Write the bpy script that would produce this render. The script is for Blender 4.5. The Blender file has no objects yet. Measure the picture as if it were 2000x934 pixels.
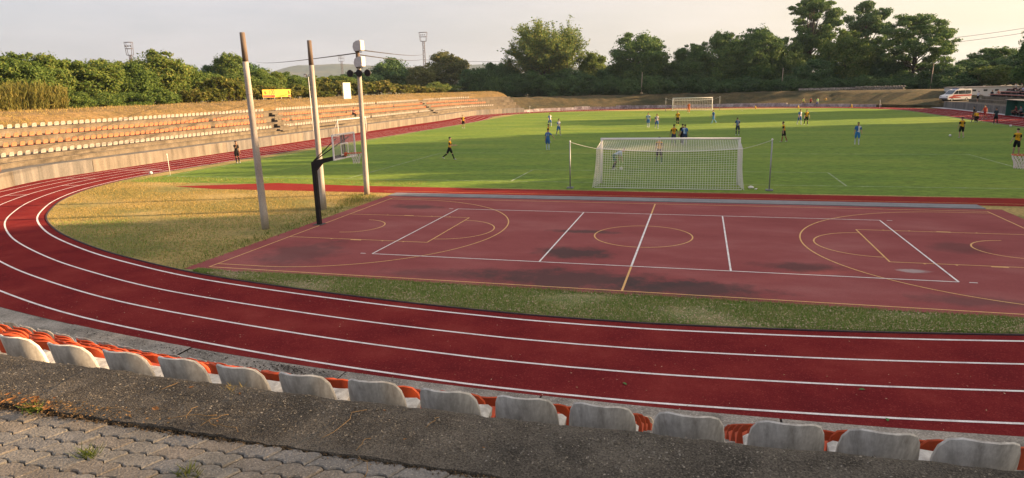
import bpy, bmesh, math, random
import numpy as np
from mathutils import Vector, Matrix

# ------------------------------------------------------------------ camera, world, sun, exposure
sc = bpy.context.scene
COL = sc.collection
cam_d = bpy.data.cameras.new('camera'); cam = bpy.data.objects.new('camera', cam_d); COL.objects.link(cam)
YAW, PITCH, ROLL = -0.2793, 0.2275, -0.0254
_f = Vector((math.sin(YAW)*math.cos(PITCH), math.cos(YAW)*math.cos(PITCH), -math.sin(PITCH)))
_r = Vector((math.cos(YAW), -math.sin(YAW), 0)); _u = _r.cross(_f)
_r2 = math.cos(ROLL)*_r + math.sin(ROLL)*_u; _u2 = -math.sin(ROLL)*_r + math.cos(ROLL)*_u
cam.matrix_world = Matrix(((_r2.x, _u2.x, -_f.x, 1.889), (_r2.y, _u2.y, -_f.y, -24.195), (_r2.z, _u2.z, -_f.z, 5.5295), (0, 0, 0, 1)))
cam_d.sensor_width = 36.0; cam_d.sensor_fit = 'HORIZONTAL'; cam_d.lens = 36.0*1286.15/2000
cam_d.clip_start = 0.1; cam_d.clip_end = 20000
sc.camera = cam

SUN_AZ, SUN_EL = math.radians(19.0), math.radians(16.0)     # azimuth from +X towards +Y
world = bpy.data.worlds.new('World'); sc.world = world; world.use_nodes = True
wn = world.node_tree; wn.nodes.clear()
sky = wn.nodes.new('ShaderNodeTexSky'); sky.sky_type = 'NISHITA'; sky.sun_disc = False
sky.sun_elevation = SUN_EL; sky.sun_rotation = math.pi/2 - SUN_AZ
sky.altitude = 250; sky.air_density = 1.0; sky.dust_density = 6.0; sky.ozone_density = 1.5
SKY_STRENGTH = 0.05
# thin, high cirrus: a faint even veil, thicker in soft streaks
tc = wn.nodes.new('ShaderNodeTexCoord'); mp = wn.nodes.new('ShaderNodeMapping'); mp.inputs['Scale'].default_value = (2.0, 2.0, 11)
nz = wn.nodes.new('ShaderNodeTexNoise'); nz.inputs['Scale'].default_value = 1.6; nz.inputs['Detail'].default_value = 6; nz.inputs['Roughness'].default_value = .6
rp = wn.nodes.new('ShaderNodeValToRGB'); rp.color_ramp.elements[0].position = .42; rp.color_ramp.elements[1].position = .78
rp.color_ramp.elements[0].color = (0, 0, 0, 1); rp.color_ramp.elements[1].color = (.26, .26, .26, 1)
mv = wn.nodes.new('ShaderNodeMixRGB'); mv.inputs['Fac'].default_value = .55; mv.inputs['Color2'].default_value = (4.9, 4.75, 5.35, 1)
mx = wn.nodes.new('ShaderNodeMixRGB'); mx.inputs['Color2'].default_value = (6.9, 6.1, 6.0, 1)
bgn = wn.nodes.new('ShaderNodeBackground'); bgn.inputs['Strength'].default_value = SKY_STRENGTH
wo = wn.nodes.new('ShaderNodeOutputWorld')
wn.links.new(tc.outputs['Generated'], mp.inputs['Vector']); wn.links.new(mp.outputs['Vector'], nz.inputs['Vector'])
wn.links.new(nz.outputs['Fac'], rp.inputs['Fac']); wn.links.new(rp.outputs['Color'], mx.inputs['Fac'])
# the veil glows towards the low sun and greys away from it
vd = wn.nodes.new('ShaderNodeVectorMath'); vd.operation = 'DOT_PRODUCT'; vd.inputs[1].default_value = (math.cos(SUN_AZ), math.sin(SUN_AZ), 0)
vr = wn.nodes.new('ShaderNodeMapRange'); vr.interpolation_type = 'SMOOTHSTEP'; vr.inputs['From Min'].default_value = -.35; vr.inputs['From Max'].default_value = 1.0
vm_ = wn.nodes.new('ShaderNodeMixRGB'); vm_.inputs['Color1'].default_value = (5.75, 5.4, 5.7, 1); vm_.inputs['Color2'].default_value = (9.2, 7.5, 5.3, 1)
wn.links.new(tc.outputs['Generated'], vd.inputs[0]); wn.links.new(vd.outputs['Value'], vr.inputs['Value']); wn.links.new(vr.outputs['Result'], vm_.inputs['Fac']); wn.links.new(vm_.outputs['Color'], mv.inputs['Color2'])
wn.links.new(sky.outputs['Color'], mv.inputs['Color1']); wn.links.new(mv.outputs['Color'], mx.inputs['Color1']); wn.links.new(mx.outputs['Color'], bgn.inputs['Color'])
wn.links.new(bgn.outputs['Background'], wo.inputs['Surface'])

sun_d = bpy.data.lights.new('sun', 'SUN'); sun = bpy.data.objects.new('sun', sun_d); COL.objects.link(sun)
sun_d.energy = 5.0; sun_d.angle = math.radians(0.53); sun_d.color = (1.0, .64, .33)
_sd = Vector((math.cos(SUN_AZ)*math.cos(SUN_EL), math.sin(SUN_AZ)*math.cos(SUN_EL), math.sin(SUN_EL)))
sun.rotation_euler = _sd.to_track_quat('Z', 'Y').to_euler(); sun.location = (80, 20, 60)
sc.view_settings.view_transform = 'Standard'; sc.view_settings.look = 'None'
sc.view_settings.exposure = 1.8; sc.view_settings.gamma = 1.0; sc.view_settings.use_curve_mapping = False
sc.render.engine = 'CYCLES'
sc.cycles.max_bounces = 6; sc.cycles.diffuse_bounces = 3; sc.cycles.transparent_max_bounces = 8
sc.cycles.use_denoising = True; sc.cycles.sample_clamp_indirect = 6

RND = random.Random(7)
# ------------------------------------------------------------------ helpers
def tag(o, label=None, cat=None, group=None, kind=None):
    if label: o['label'] = label
    if cat: o['category'] = cat
    if group: o['group'] = group
    if kind: o['kind'] = kind
    return o
def empty(name, loc=(0, 0, 0), rz=0.0, label=None, cat=None, group=None):
    o = bpy.data.objects.new(name, None); COL.objects.link(o)
    o.location = loc; o.rotation_euler = (0, 0, rz); o.empty_display_size = .2
    return tag(o, label, cat, group)
def mesh_obj(name, me, m=None, parent=None, loc=None, rz=None):
    o = bpy.data.objects.new(name, me); COL.objects.link(o)
    if m is not None:
        for mm in (m if isinstance(m, (list, tuple)) else [m]): me.materials.append(mm)
    if parent is not None: o.parent = parent
    if loc is not None: o.location = loc
    if rz is not None: o.rotation_euler = (0, 0, rz)
    return o
def seen(x, y, z, pad=.06):
    d = Vector((x-1.889, y+24.195, z-5.5295)); w = d.dot(_f)
    if w < .2: return False
    u, v = d.dot(_r2)/w*1286.15/1000, d.dot(_u2)/w*1286.15/467
    return abs(u) < 1+pad and abs(v) < 1+pad
class MB:
    """collects polygons of ONE piece"""
    def __init__(s): s.v = []; s.f = []; s.mi = []; s.cur = 0; s.sm = []
    def add(s, vs, fs, smooth=False):
        o = len(s.v); s.v += [tuple(x) for x in vs]
        for f in fs: s.f.append([o+i for i in f]); s.mi.append(s.cur); s.sm.append(smooth)
    def box(s, c, d, rz=0.0, top=1.0, tilt=None):
        x, y, z = d[0]/2, d[1]/2, d[2]/2; vs = []
        for dz in (-z, z):
            k = top if dz > 0 else 1.0
            for dx, dy in ((-x, -y), (x, -y), (x, y), (-x, y)):
                p = Vector((dx*k, dy*k, dz))
                if tilt is not None: p = tilt @ p
                ca, sa = math.cos(rz), math.sin(rz)
                vs.append((c[0]+p.x*ca-p.y*sa, c[1]+p.x*sa+p.y*ca, c[2]+p.z))
        s.add(vs, [(0, 3, 2, 1), (4, 5, 6, 7), (0, 1, 5, 4), (1, 2, 6, 5), (2, 3, 7, 6), (3, 0, 4, 7)]); return s
    def tube(s, pts, rad, n=8, cap=True, smooth=True):
        pts = [Vector(p) for p in pts]; k = len(pts)
        if not isinstance(rad, (list, tuple)): rad = [rad]*k
        vs = []; fs = []; up0 = None
        for i in range(k):
            t = (pts[min(i+1, k-1)]-pts[max(i-1, 0)])
            if t.length < 1e-9: t = Vector((0, 0, 1))
            t.normalize()
            if up0 is None: up0 = Vector((1, 0, 0)) if abs(t.x) < .8 else Vector((0, 1, 0))
            a = t.cross(up0)
            if a.length < 1e-6: a = t.orthogonal()
            a.normalize(); b = t.cross(a); up0 = -b if False else up0
            for j in range(n):
                q = 2*math.pi*j/n; vs.append(pts[i]+rad[i]*(math.cos(q)*a+math.sin(q)*b))
        for i in range(k-1):
            for j in range(n): fs.append((i*n+j, i*n+(j+1) % n, (i+1)*n+(j+1) % n, (i+1)*n+j))
        if cap: fs.append(tuple(range(n-1, -1, -1))); fs.append(tuple((k-1)*n+j for j in range(n)))
        s.add(vs, fs, smooth); return s
    def ring(s, c, R, r, axis='z', n=24, m=6):
        vs = []; fs = []
        for i in range(n):
            a = 2*math.pi*i/n
            for j in range(m):
                b = 2*math.pi*j/m; q = (R+r*math.cos(b)); w = r*math.sin(b)
                p = {'z': (q*math.cos(a), q*math.sin(a), w), 'x': (w, q*math.cos(a), q*math.sin(a)), 'y': (q*math.cos(a), w, q*math.sin(a))}[axis]
                vs.append((c[0]+p[0], c[1]+p[1], c[2]+p[2]))
        for i in range(n):
            for j in range(m): fs.append((i*m+j, ((i+1) % n)*m+j, ((i+1) % n)*m+(j+1) % m, i*m+(j+1) % m))
        s.add(vs, fs, True); return s
    def sphere(s, c, r, nu=12, nv=8):
        if not isinstance(r, (list, tuple)): r = (r, r, r)
        vs = [(c[0], c[1], c[2]-r[2])]; fs = []
        for i in range(1, nv):
            ph = -math.pi/2+math.pi*i/nv
            for j in range(nu): a = 2*math.pi*j/nu; vs.append((c[0]+r[0]*math.cos(ph)*math.cos(a), c[1]+r[1]*math.cos(ph)*math.sin(a), c[2]+r[2]*math.sin(ph)))
        vs.append((c[0], c[1], c[2]+r[2])); L = len(vs)-1
        for j in range(nu): fs.append((0, 1+(j+1) % nu, 1+j)); fs.append((L, L-nu+j, L-nu+(j+1) % nu))
        for i in range(nv-2):
            for j in range(nu): a = 1+i*nu; fs.append((a+j, a+(j+1) % nu, a+nu+(j+1) % nu, a+nu+j))
        s.add(vs, fs, True); return s
    def strip(s, A, B, smooth=False):
        n = len(A); s.add(list(A)+list(B), [(i, i+1, n+i+1, n+i) for i in range(n-1)], smooth); return s
    def mesh(s, name='m'):
        me = bpy.data.meshes.new(name); me.from_pydata(s.v, [], s.f)
        me.polygons.foreach_set('material_index', s.mi); me.polygons.foreach_set('use_smooth', s.sm); me.update(); return me
    def build(s, name, m=None, parent=None, loc=None, rz=None): return mesh_obj(name, s.mesh(name), m, parent, loc, rz)
def bevel(o, w=.01, seg=2):
    me = o.data; bm = bmesh.new(); bm.from_mesh(me); bmesh.ops.remove_doubles(bm, verts=bm.verts, dist=1e-5)
    bmesh.ops.bevel(bm, geom=bm.edges, offset=w, segments=seg, affect='EDGES', profile=.5, clamp_overlap=True); bm.to_mesh(me); bm.free(); me.update(); return o
def np_mesh(name, V, F):
    V = np.asarray(V, np.float32).reshape(-1, 3); F = np.asarray(F, np.int32); k = F.shape[1]; n = len(F)
    me = bpy.data.meshes.new(name); me.vertices.add(len(V)); me.vertices.foreach_set('co', V.ravel())
    me.loops.add(n*k); me.loops.foreach_set('vertex_index', F.ravel())
    me.polygons.add(n); me.polygons.foreach_set('loop_start', np.arange(n, dtype=np.int32)*k); me.polygons.foreach_set('loop_total', np.full(n, k, np.int32))
    me.update(calc_edges=True); return me

# ------------------------------------------------------------------ materials
MATS = {}
def ramp(nt, cols):
    r = nt.nodes.new('ShaderNodeValToRGB'); e = r.color_ramp.elements
    n = len(cols)
    while len(e) < n: e.new(.5)
    for i, c in enumerate(cols):
        if len(c) == 2: pos, c = c
        else: pos = .3+.4*i/max(1, n-1)
        e[i].position = pos; e[i].color = (*c, 1)
    return r
def mat(name, cols, scale=3.0, rough=.8, detail=6, bump=0.0, bscale=None, stretch=(1, 1, 1), world=True, spec=.3, metal=0.0, fine=None, fine_amt=.0, speck=None):
    """procedural colour from noise over real coordinates, with optional fine mottling, flecks and relief"""
    m = bpy.data.materials.new(name); m.use_nodes = True; nt = m.node_tree; b = nt.nodes['Principled BSDF']
    b.inputs['Roughness'].default_value = rough; b.inputs['Specular IOR Level'].default_value = spec; b.inputs['Metallic'].default_value = metal
    if world: g = nt.nodes.new('ShaderNodeNewGeometry'); src = g.outputs['Position']
    else: g = nt.nodes.new('ShaderNodeTexCoord'); src = g.outputs['Object']
    mp = nt.nodes.new('ShaderNodeMapping'); mp.inputs['Scale'].default_value = stretch; nt.links.new(src, mp.inputs['Vector'])
    n1 = nt.nodes.new('ShaderNodeTexNoise'); n1.inputs['Scale'].default_value = scale; n1.inputs['Detail'].default_value = detail; n1.inputs['Roughness'].default_value = .62
    nt.links.new(mp.outputs['Vector'], n1.inputs['Vector'])
    r = ramp(nt, cols); nt.links.new(n1.outputs['Fac'], r.inputs['Fac']); out = r.outputs['Color']
    if fine:
        n2 = nt.nodes.new('ShaderNodeTexNoise'); n2.inputs['Scale'].default_value = fine; n2.inputs['Detail'].default_value = 3; nt.links.new(src, n2.inputs['Vector'])
        mr = nt.nodes.new('ShaderNodeMapRange'); mr.inputs['From Min'].default_value = .3; mr.inputs['From Max'].default_value = .7
        mr.inputs['To Min'].default_value = 1-fine_amt; mr.inputs['To Max'].default_value = 1+fine_amt; nt.links.new(n2.outputs['Fac'], mr.inputs['Value'])
        mu = nt.nodes.new('ShaderNodeVectorMath'); mu.operation = 'SCALE'; nt.links.new(out, mu.inputs[0]); nt.links.new(mr.outputs['Result'], mu.inputs['Scale']); out = mu.outputs['Vector']
    if speck:
        ssc, scol, lo, hi = speck
        vo = nt.nodes.new('ShaderNodeTexVoronoi'); vo.inputs['Scale'].default_value = ssc; nt.links.new(src, vo.inputs['Vector'])
        se = nt.nodes.new('ShaderNodeSeparateColor'); nt.links.new(vo.outputs['Color'], se.inputs['Color'])
        mr = nt.nodes.new('ShaderNodeMapRange'); mr.inputs['From Min'].default_value = lo; mr.inputs['From Max'].default_value = hi; nt.links.new(se.outputs['Red'], mr.inputs['Value'])
        mi = nt.nodes.new('ShaderNodeMixRGB'); nt.links.new(mr.outputs['Result'], mi.inputs['Fac']); nt.links.new(out, mi.inputs['Color1']); mi.inputs['Color2'].default_value = (*scol, 1); out = mi.outputs['Color']
    nt.links.new(out, b.inputs['Base Color'])
    if bump:
        n3 = nt.nodes.new('ShaderNodeTexNoise'); n3.inputs['Scale'].default_value = bscale or scale*6; n3.inputs['Detail'].default_value = 4; nt.links.new(src, n3.inputs['Vector'])
        bp = nt.nodes.new('ShaderNodeBump'); bp.inputs['Strength'].default_value = bump; bp.inputs['Distance'].default_value = .02
        nt.links.new(n3.outputs['Fac'], bp.inputs['Height']); nt.links.new(bp.outputs['Normal'], b.inputs['Normal'])
    MATS[name] = m; return m
def leaf_mat(name, cols, trans=.35, rough=.7):
    m = bpy.data.materials.new(name); m.use_nodes = True; nt = m.node_tree; b = nt.nodes['Principled BSDF']; out = nt.nodes['Material Output']
    b.inputs['Roughness'].default_value = rough; b.inputs['Specular IOR Level'].default_value = .2
    g = nt.nodes.new('ShaderNodeNewGeometry'); oi = nt.nodes.new('ShaderNodeObjectInfo')
    ad = nt.nodes.new('ShaderNodeMath'); ad.operation = 'MULTIPLY_ADD'; ad.inputs[1].default_value = .72; nt.links.new(g.outputs['Random Per Island'], ad.inputs[0])
    mu = nt.nodes.new('ShaderNodeMath'); mu.operation = 'MULTIPLY'; mu.inputs[1].default_value = .28; nt.links.new(oi.outputs['Random'], mu.inputs[0]); nt.links.new(mu.outputs[0], ad.inputs[2])
    r = ramp(nt, [(i/(len(cols)-1), c) for i, c in enumerate(cols)]); nt.links.new(ad.outputs[0], r.inputs['Fac'])
    nt.links.new(r.outputs['Color'], b.inputs['Base Color'])
    if trans:
        t = nt.nodes.new('ShaderNodeBsdfTranslucent'); nt.links.new(r.outputs['Color'], t.inputs['Color'])
        mxs = nt.nodes.new('ShaderNodeMixShader'); mxs.inputs['Fac'].default_value = trans
        nt.links.new(b.outputs[0], mxs.inputs[1]); nt.links.new(t.outputs[0], mxs.inputs[2]); nt.links.new(mxs.outputs[0], out.inputs['Surface'])
    MATS[name] = m; return m
def flat(name, c, rough=.6, spec=.3, metal=0.0, amt=.12, scale=12):
    d = tuple(max(0, x*(1-amt)) for x in c); l = tuple(min(1, x*(1+amt)) for x in c)
    return mat(name, [d, l], scale=scale, rough=rough, spec=spec, metal=metal, world=False, detail=3)

M_track = mat('track_red', [(.125, .018, .021), (.155, .021, .0235), (.185, .027, .027), (.22, .040, .036)], scale=.6, rough=1, fine=60, fine_amt=.22, bump=.2, bscale=140, spec=.0, speck=(42, (.27, .055, .048), .88, 1.05))
M_runway = mat('runway_red', [(.19, .026, .024), (.235, .038, .034), (.175, .034, .034)], scale=.5, rough=1, fine=60, fine_amt=.2, bump=.25, bscale=90, spec=.0)
M_line = mat('line_white', [(.58, .54, .54), (.74, .71, .71), (.84, .82, .82)], scale=3, rough=.8, fine=40, fine_amt=.16)
M_yline = mat('line_yellow', [(.60, .34, .12), (.72, .46, .2)], scale=5, rough=.8, fine=40, fine_amt=.15)
M_fline = mat('pitch_line', [(.10, .17, .06), (.22, .29, .15), (.45, .5, .38)], scale=1.4, rough=.9, fine=9, fine_amt=.3)
M_wall = mat('stand_concrete', [(.07, .062, .052), (.135, .122, .103), (.18, .162, .136), (.225, .205, .172)], scale=.8, stretch=(1.6, 1.6, .22), rough=.9, fine=14, fine_amt=.14, bump=.2, bscale=9)
M_wall2 = mat('stand_concrete_grey', [(.07, .069, .066), (.115, .113, .108), (.15, .145, .137), (.21, .20, .185)], scale=.9, stretch=(1.8, 1.8, .2), rough=.9, fine=14, fine_amt=.14, bump=.2, bscale=9)
M_step = mat('step_concrete', [(.068, .058, .045), (.125, .106, .080), (.18, .153, .117)], scale=.9, stretch=(1.2, 1.2, .35), rough=.92, fine=11, fine_amt=.2, bump=.25, bscale=10)
M_ledge = mat('ledge_concrete', [(.10, .095, .085), (.20, .188, .168), (.28, .262, .235), (.36, .335, .30)], scale=1.6, rough=.95, fine=34, fine_amt=.3, bump=.5, bscale=30, speck=(55, (.40, .38, .34), .9, .97))
M_kerb = mat('kerb_aggregate', [(.034, .031, .026), (.068, .061, .051), (.115, .103, .085), (.17, .153, .127)], scale=2.3, rough=.95, fine=95, fine_amt=.6, bump=.9, bscale=110, speck=(170, (.17, .155, .125), .80, 1.0))
M_paver = mat('paver_concrete', [(.15, .135, .115), (.21, .19, .165), (.27, .245, .21)], scale=3.5, rough=.92, fine=60, fine_amt=.22, bump=.5, bscale=70)
M_soil = mat('joint_soil', [(.018, .014, .010), (.05, .04, .028)], scale=30, rough=1, bump=.6, bscale=60)
M_pole = mat('pole_concrete', [(.24, .22, .20), (.36, .33, .30), (.45, .42, .38)], scale=2.5, stretch=(1, 1, .25), rough=.9, fine=24, fine_amt=.12, bump=.2, bscale=24)
M_polewood = mat('pole_top_stain', [(.10, .075, .06), (.2, .16, .13)], scale=5, stretch=(1, 1, .2), rough=.95)
M_strip = mat('gutter_grey', [(.16, .168, .19), (.225, .235, .255)], scale=1.2, rough=.85, fine=20, fine_amt=.12)
M_bank = mat('bank_dry_grass', [(.095, .075, .028), (.155, .108, .043), (.215, .142, .06), (.135, .108, .04)], scale=.55, rough=1, fine=3.2, fine_amt=.35, bump=.9, bscale=4)
M_bank2 = mat('bank_weedy_shaded', [(.022, .030, .012), (.048, .044, .019), (.09, .068, .030), (.038, .048, .018)], scale=.25, rough=1, fine=2.2, fine_amt=.4, bump=.9, bscale=2.5)  # weedy olive-brown, darkened further in place of tree shade on the far bank
M_ground = mat('ground_field', [(.10, .09, .035), (.15, .12, .05), (.08, .09, .03)], scale=.02, rough=1, fine=.6, fine_amt=.3)
M_hill = mat('hill_forest', [(.035, .05, .03), (.05, .06, .035), (.12, .10, .05)], scale=.006, rough=1, fine=.05, fine_amt=.4)
M_white_metal = flat('white_paint_metal', (.74, .74, .73), rough=.45, spec=.4, amt=.06)
M_net = flat('net_white', (.72, .72, .70), rough=.8, amt=.05)
M_black = flat('black_paint', (.012, .012, .013), rough=.5, amt=.3)
M_grey_metal = flat('galvanised', (.30, .32, .33), rough=.5, metal=.3, amt=.12)
M_dark_metal = flat('dark_steel', (.06, .055, .055), rough=.7, amt=.2)
M_rim = flat('rim_orange', (.55, .10, .03), rough=.5)
M_tower = flat('tower_steel', (.11, .10, .11), rough=.8, amt=.2)
M_trunk = mat('bark', [(.05, .04, .03), (.11, .09, .07)], scale=3, stretch=(1, 1, .3), rough=1)
M_red_bench = mat('bench_red', [(.36, .12, .10), (.44, .18, .15)], scale=1.5, rough=.85)
M_rustwhite = mat('limewash_wall', [(.16, .13, .14), (.34, .31, .32), (.60, .58, .58)], scale=.9, stretch=(1, 1, .6), rough=.95, fine=3, fine_amt=.3)
M_stone = mat('rubble_stone', [(.12, .11, .10), (.26, .24, .21), (.36, .33, .30)], scale=1.6, rough=1, fine=4, fine_amt=.3, world=False)
M_bwall = mat('white_render', [(.55, .56, .58), (.68, .69, .70)], scale=.4, rough=.85)
M_green = flat('dugout_green', (.03, .13, .10), rough=.4)
M_glass_dark = flat('dark_glass', (.02, .025, .03), rough=.12, spec=.6)

def grass_mat():
    m = bpy.data.materials.new('pitch_turf'); m.use_nodes = True; nt = m.node_tree; b = nt.nodes['Principled BSDF']
    b.inputs['Roughness'].default_value = .85; b.inputs['Specular IOR Level'].default_value = .15
    g = nt.nodes.new('ShaderNodeNewGeometry')
    def noise(s, st, det=5, ro=.6):
        mp = nt.nodes.new('ShaderNodeMapping'); mp.inputs['Scale'].default_value = st; nt.links.new(g.outputs['Position'], mp.inputs['Vector'])
        n = nt.nodes.new('ShaderNodeTexNoise'); n.inputs['Scale'].default_value = s; n.inputs['Detail'].default_value = det; n.inputs['Roughness'].default_value = ro
        nt.links.new(mp.outputs['Vector'], n.inputs['Vector']); return n.outputs['Fac']
    r1 = ramp(nt, [(.30, (.085, .165, .022)), (.5, (.13, .21, .026)), (.66, (.18, .245, .034)), (.80, (.27, .26, .08))]); nt.links.new(noise(.22, (.35, 1, 1), 7, .65), r1.inputs['Fac'])
    mr = nt.nodes.new('ShaderNodeMapRange'); mr.inputs['From Min'].default_value = .32; mr.inputs['From Max'].default_value = .68; mr.inputs['To Min'].default_value = .52; mr.inputs['To Max'].default_value = 1.48
    nt.links.new(noise(3.2, (.5, 1, 1), 6, .8), mr.inputs['Value'])
    v = nt.nodes.new('ShaderNodeVectorMath'); v.operation = 'SCALE'; nt.links.new(r1.outputs['Color'], v.inputs[0]); nt.links.new(mr.outputs['Result'], v.inputs['Scale'])
    nt.links.new(v.outputs['Vector'], b.inputs['Base Color'])
    bp = nt.nodes.new('ShaderNodeBump'); bp.inputs['Strength'].default_value = .7; bp.inputs['Distance'].default_value = .05; nt.links.new(noise(9, (1, 1, 1), 4, .7), bp.inputs['Height']); nt.links.new(bp.outputs['Normal'], b.inputs['Normal'])
    return m
M_turf = grass_mat()
M_infield = mat('infield_grass', [(.30, (.11, .125, .032)), (.45, (.20, .18, .055)), (.56, (.33, .25, .09)), (.72, (.42, .30, .11))], scale=.22, rough=1, fine=7, fine_amt=.35, bump=.8, bscale=14, stretch=(.6, 1, 1))
M_strip_soil = mat('strip_soil', [(.11, .165, .05), (.19, .21, .08), (.34, .29, .15)], scale=1.6, rough=1, fine=25, fine_amt=.4, bump=.8, bscale=40)

def court_mat():
    m = mat('court_red', [(.22, .060, .062), (.265, .080, .080), (.31, .115, .112)], scale=.45, rough=.95, fine=45, fine_amt=.10, bump=.15, bscale=60, stretch=(.5, 1, 1), spec=.05)
    nt = m.node_tree; b = nt.nodes['Principled BSDF']; src = b.inputs['Base Color'].links[0].from_socket
    g = nt.nodes.new('ShaderNodeNewGeometry'); nz = nt.nodes.new('ShaderNodeTexNoise'); nz.inputs['Scale'].default_value = 1.3; nz.inputs['Detail'].default_value = 9; nz.inputs['Roughness'].default_value = .68; nt.links.new(g.outputs['Position'], nz.inputs['Vector'])
    # water-mark stains where puddles stand on this slab
    for (cx, cy, rx, ry, c, amt) in STAINS:
        su = nt.nodes.new('ShaderNodeVectorMath'); su.operation = 'SUBTRACT'; su.inputs[1].default_value = (cx, cy, 0); nt.links.new(g.outputs['Position'], su.inputs[0])
        ml = nt.nodes.new('ShaderNodeVectorMath'); ml.operation = 'MULTIPLY'; ml.inputs[1].default_value = (1/rx, 1/ry, 0); nt.links.new(su.outputs[0], ml.inputs[0])
        ln = nt.nodes.new('ShaderNodeVectorMath'); ln.operation = 'LENGTH'; nt.links.new(ml.outputs[0], ln.inputs[0])
        ad = nt.nodes.new('ShaderNodeMath'); ad.operation = 'MULTIPLY_ADD'; ad.inputs[1].default_value = 2.4; nt.links.new(nz.outputs['Fac'], ad.inputs[0]); nt.links.new(ln.outputs['Value'], ad.inputs[2])
        mr = nt.nodes.new('ShaderNodeMapRange'); mr.inputs['From Min'].default_value = 1.75; mr.inputs['From Max'].default_value = 2.45; mr.inputs['To Min'].default_value = amt; mr.inputs['To Max'].default_value = 0; nt.links.new(ad.outputs[0], mr.inputs['Value'])
        mi = nt.nodes.new('ShaderNodeMixRGB'); nt.links.new(mr.outputs['Result'], mi.inputs['Fac']); nt.links.new(src, mi.inputs['Color1']); mi.inputs['Color2'].default_value = (*c, 1); src = mi.outputs['Color']
    nt.links.new(src, b.inputs['Base Color']); return m
DK = (.06, .053, .053)
STAINS = [(-11.1, 4.6, 1.3, .55, DK, .6), (-2.2, .4, 1.5, .30, DK, .7), (-2.0, -2.9, 1.2, .8, DK, .8), (-1.6, -6.0, 3.0, 1.05, DK, .72), (1.7, -6.3, 2.2, .8, DK, .75),
          (4.9, -3.4, 1.1, .5, DK, .6), (-11.4, -4.6, 1.3, 1.7, DK, .5), (8.0, -3.3, .42, .18, (.42, .42, .42), .6), (8.6, -6.0, 1.2, .5, DK, .45), (-5.4, -6.2, 2.0, .5, DK, .4), (10.2, -.1, .8, .8, DK, .4)]
M_court = court_mat()

# ------------------------------------------------------------------ plan curves
def catmull(P, n=8):
    P = [np.array(p, float) for p in P]; out = []
    Q = [2*P[0]-P[1]]+P+[2*P[-1]-P[-2]]
    for i in range(1, len(Q)-2):
        for k in range(n):
            t = k/n; a, b, c, d = Q[i-1:i+3]
            out.append(.5*((2*b)+(c-a)*t+(2*a-5*b+4*c-d)*t*t+(3*b-a-3*c+d)*t**3))
    out.append(P[-1]); return np.array(out)
CX = -.5
half = [(0, -9.62), (2.0, -9.56), (5.5, -9.24), (9.7, -8.6), (12.9, -7.93), (16.2, -6.9), (19.1, -5.8), (22.5, -4.2), (25.0, -2.75), (27.6, -.9), (29.75, 1.15), (31.95, 3.7), (33.9, 6.85), (35.0, 9.75), (35.65, 12.4), (35.9, 15.1), (35.9, 18.0)]
YM = 57.5
right_near = [(CX+x, y) for x, y in half]
straightR = [(35.3, 30), (35.2, 45), (35.2, YM), (35.2, 2*YM-45), (35.3, 2*YM-30)]
far_r = [(CX+x, 2*YM-y) for x, y in half[::-1]]
far_l = [(CX-x, 2*YM-y) for x, y in half[1:]]
straightL = [(-34.3, 2*YM-30), (-34.2, 2*YM-45), (-34.6, YM), (-35.3, 45), (-36.0, 30)]
near_l = [(CX-x, y) for x, y in half[:0:-1]]
LOOP = catmull(right_near+straightR+far_r+far_l+straightL+near_l+[right_near[0]], 6)[:-1]
tg = np.roll(LOOP, -1, 0)-np.roll(LOOP, 1, 0); tg /= np.linalg.norm(tg, axis=1)[:, None]
NRM = np.stack([tg[:, 1], -tg[:, 0]], 1)
def off(d): return LOOP+NRM*(d[:, None] if isinstance(d, np.ndarray) else d)
wid = np.full(len(LOOP), 5.45)
for i, (x, y) in enumerate(LOOP):
    if 10 < y < 105: wid[i] = max(5.45, (42.1-abs(x)) if x < 0 else 42.0-abs(x))
wid = np.convolve(np.r_[wid[-4:], wid, wid[:4]], np.ones(9)/9, 'valid')
OUTER = off(wid)
def closed(P): return np.vstack([P, P[:1]])
def p3(P, z): return [(float(x), float(y), z) for x, y in P]

# ------------------------------------------------------------------ setting: ground sheets
me = MB(); me.add([(-3600, -600, -.06), (3600, -600, -.06), (3600, 3500, -.06), (-3600, 3500, -.06)], [(0, 1, 2, 3)])
tag(me.build('ground', M_ground), kind='structure')
def ngon_fill(P, z, c=None):
    mb = MB(); c = c if c is not None else P.mean(0); n = len(P)
    mb.add(p3(P, z)+[(c[0], c[1], z)], [(i, (i+1) % n, n) for i in range(n)]); return mb
tag(ngon_fill(off(-.30), -.004, np.array([0, 57.5])).build('infield_grass', M_infield), kind='structure')
mb = MB(); mb.add([(-34.6, 10.9, .0), (35.0, 10.6, .0), (35.0, 115.5, .0), (-33.6, 115.5, .0)], [(0, 1, 2, 3)])
pitch = tag(mb.build('pitch', M_turf), kind='structure')
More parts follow.
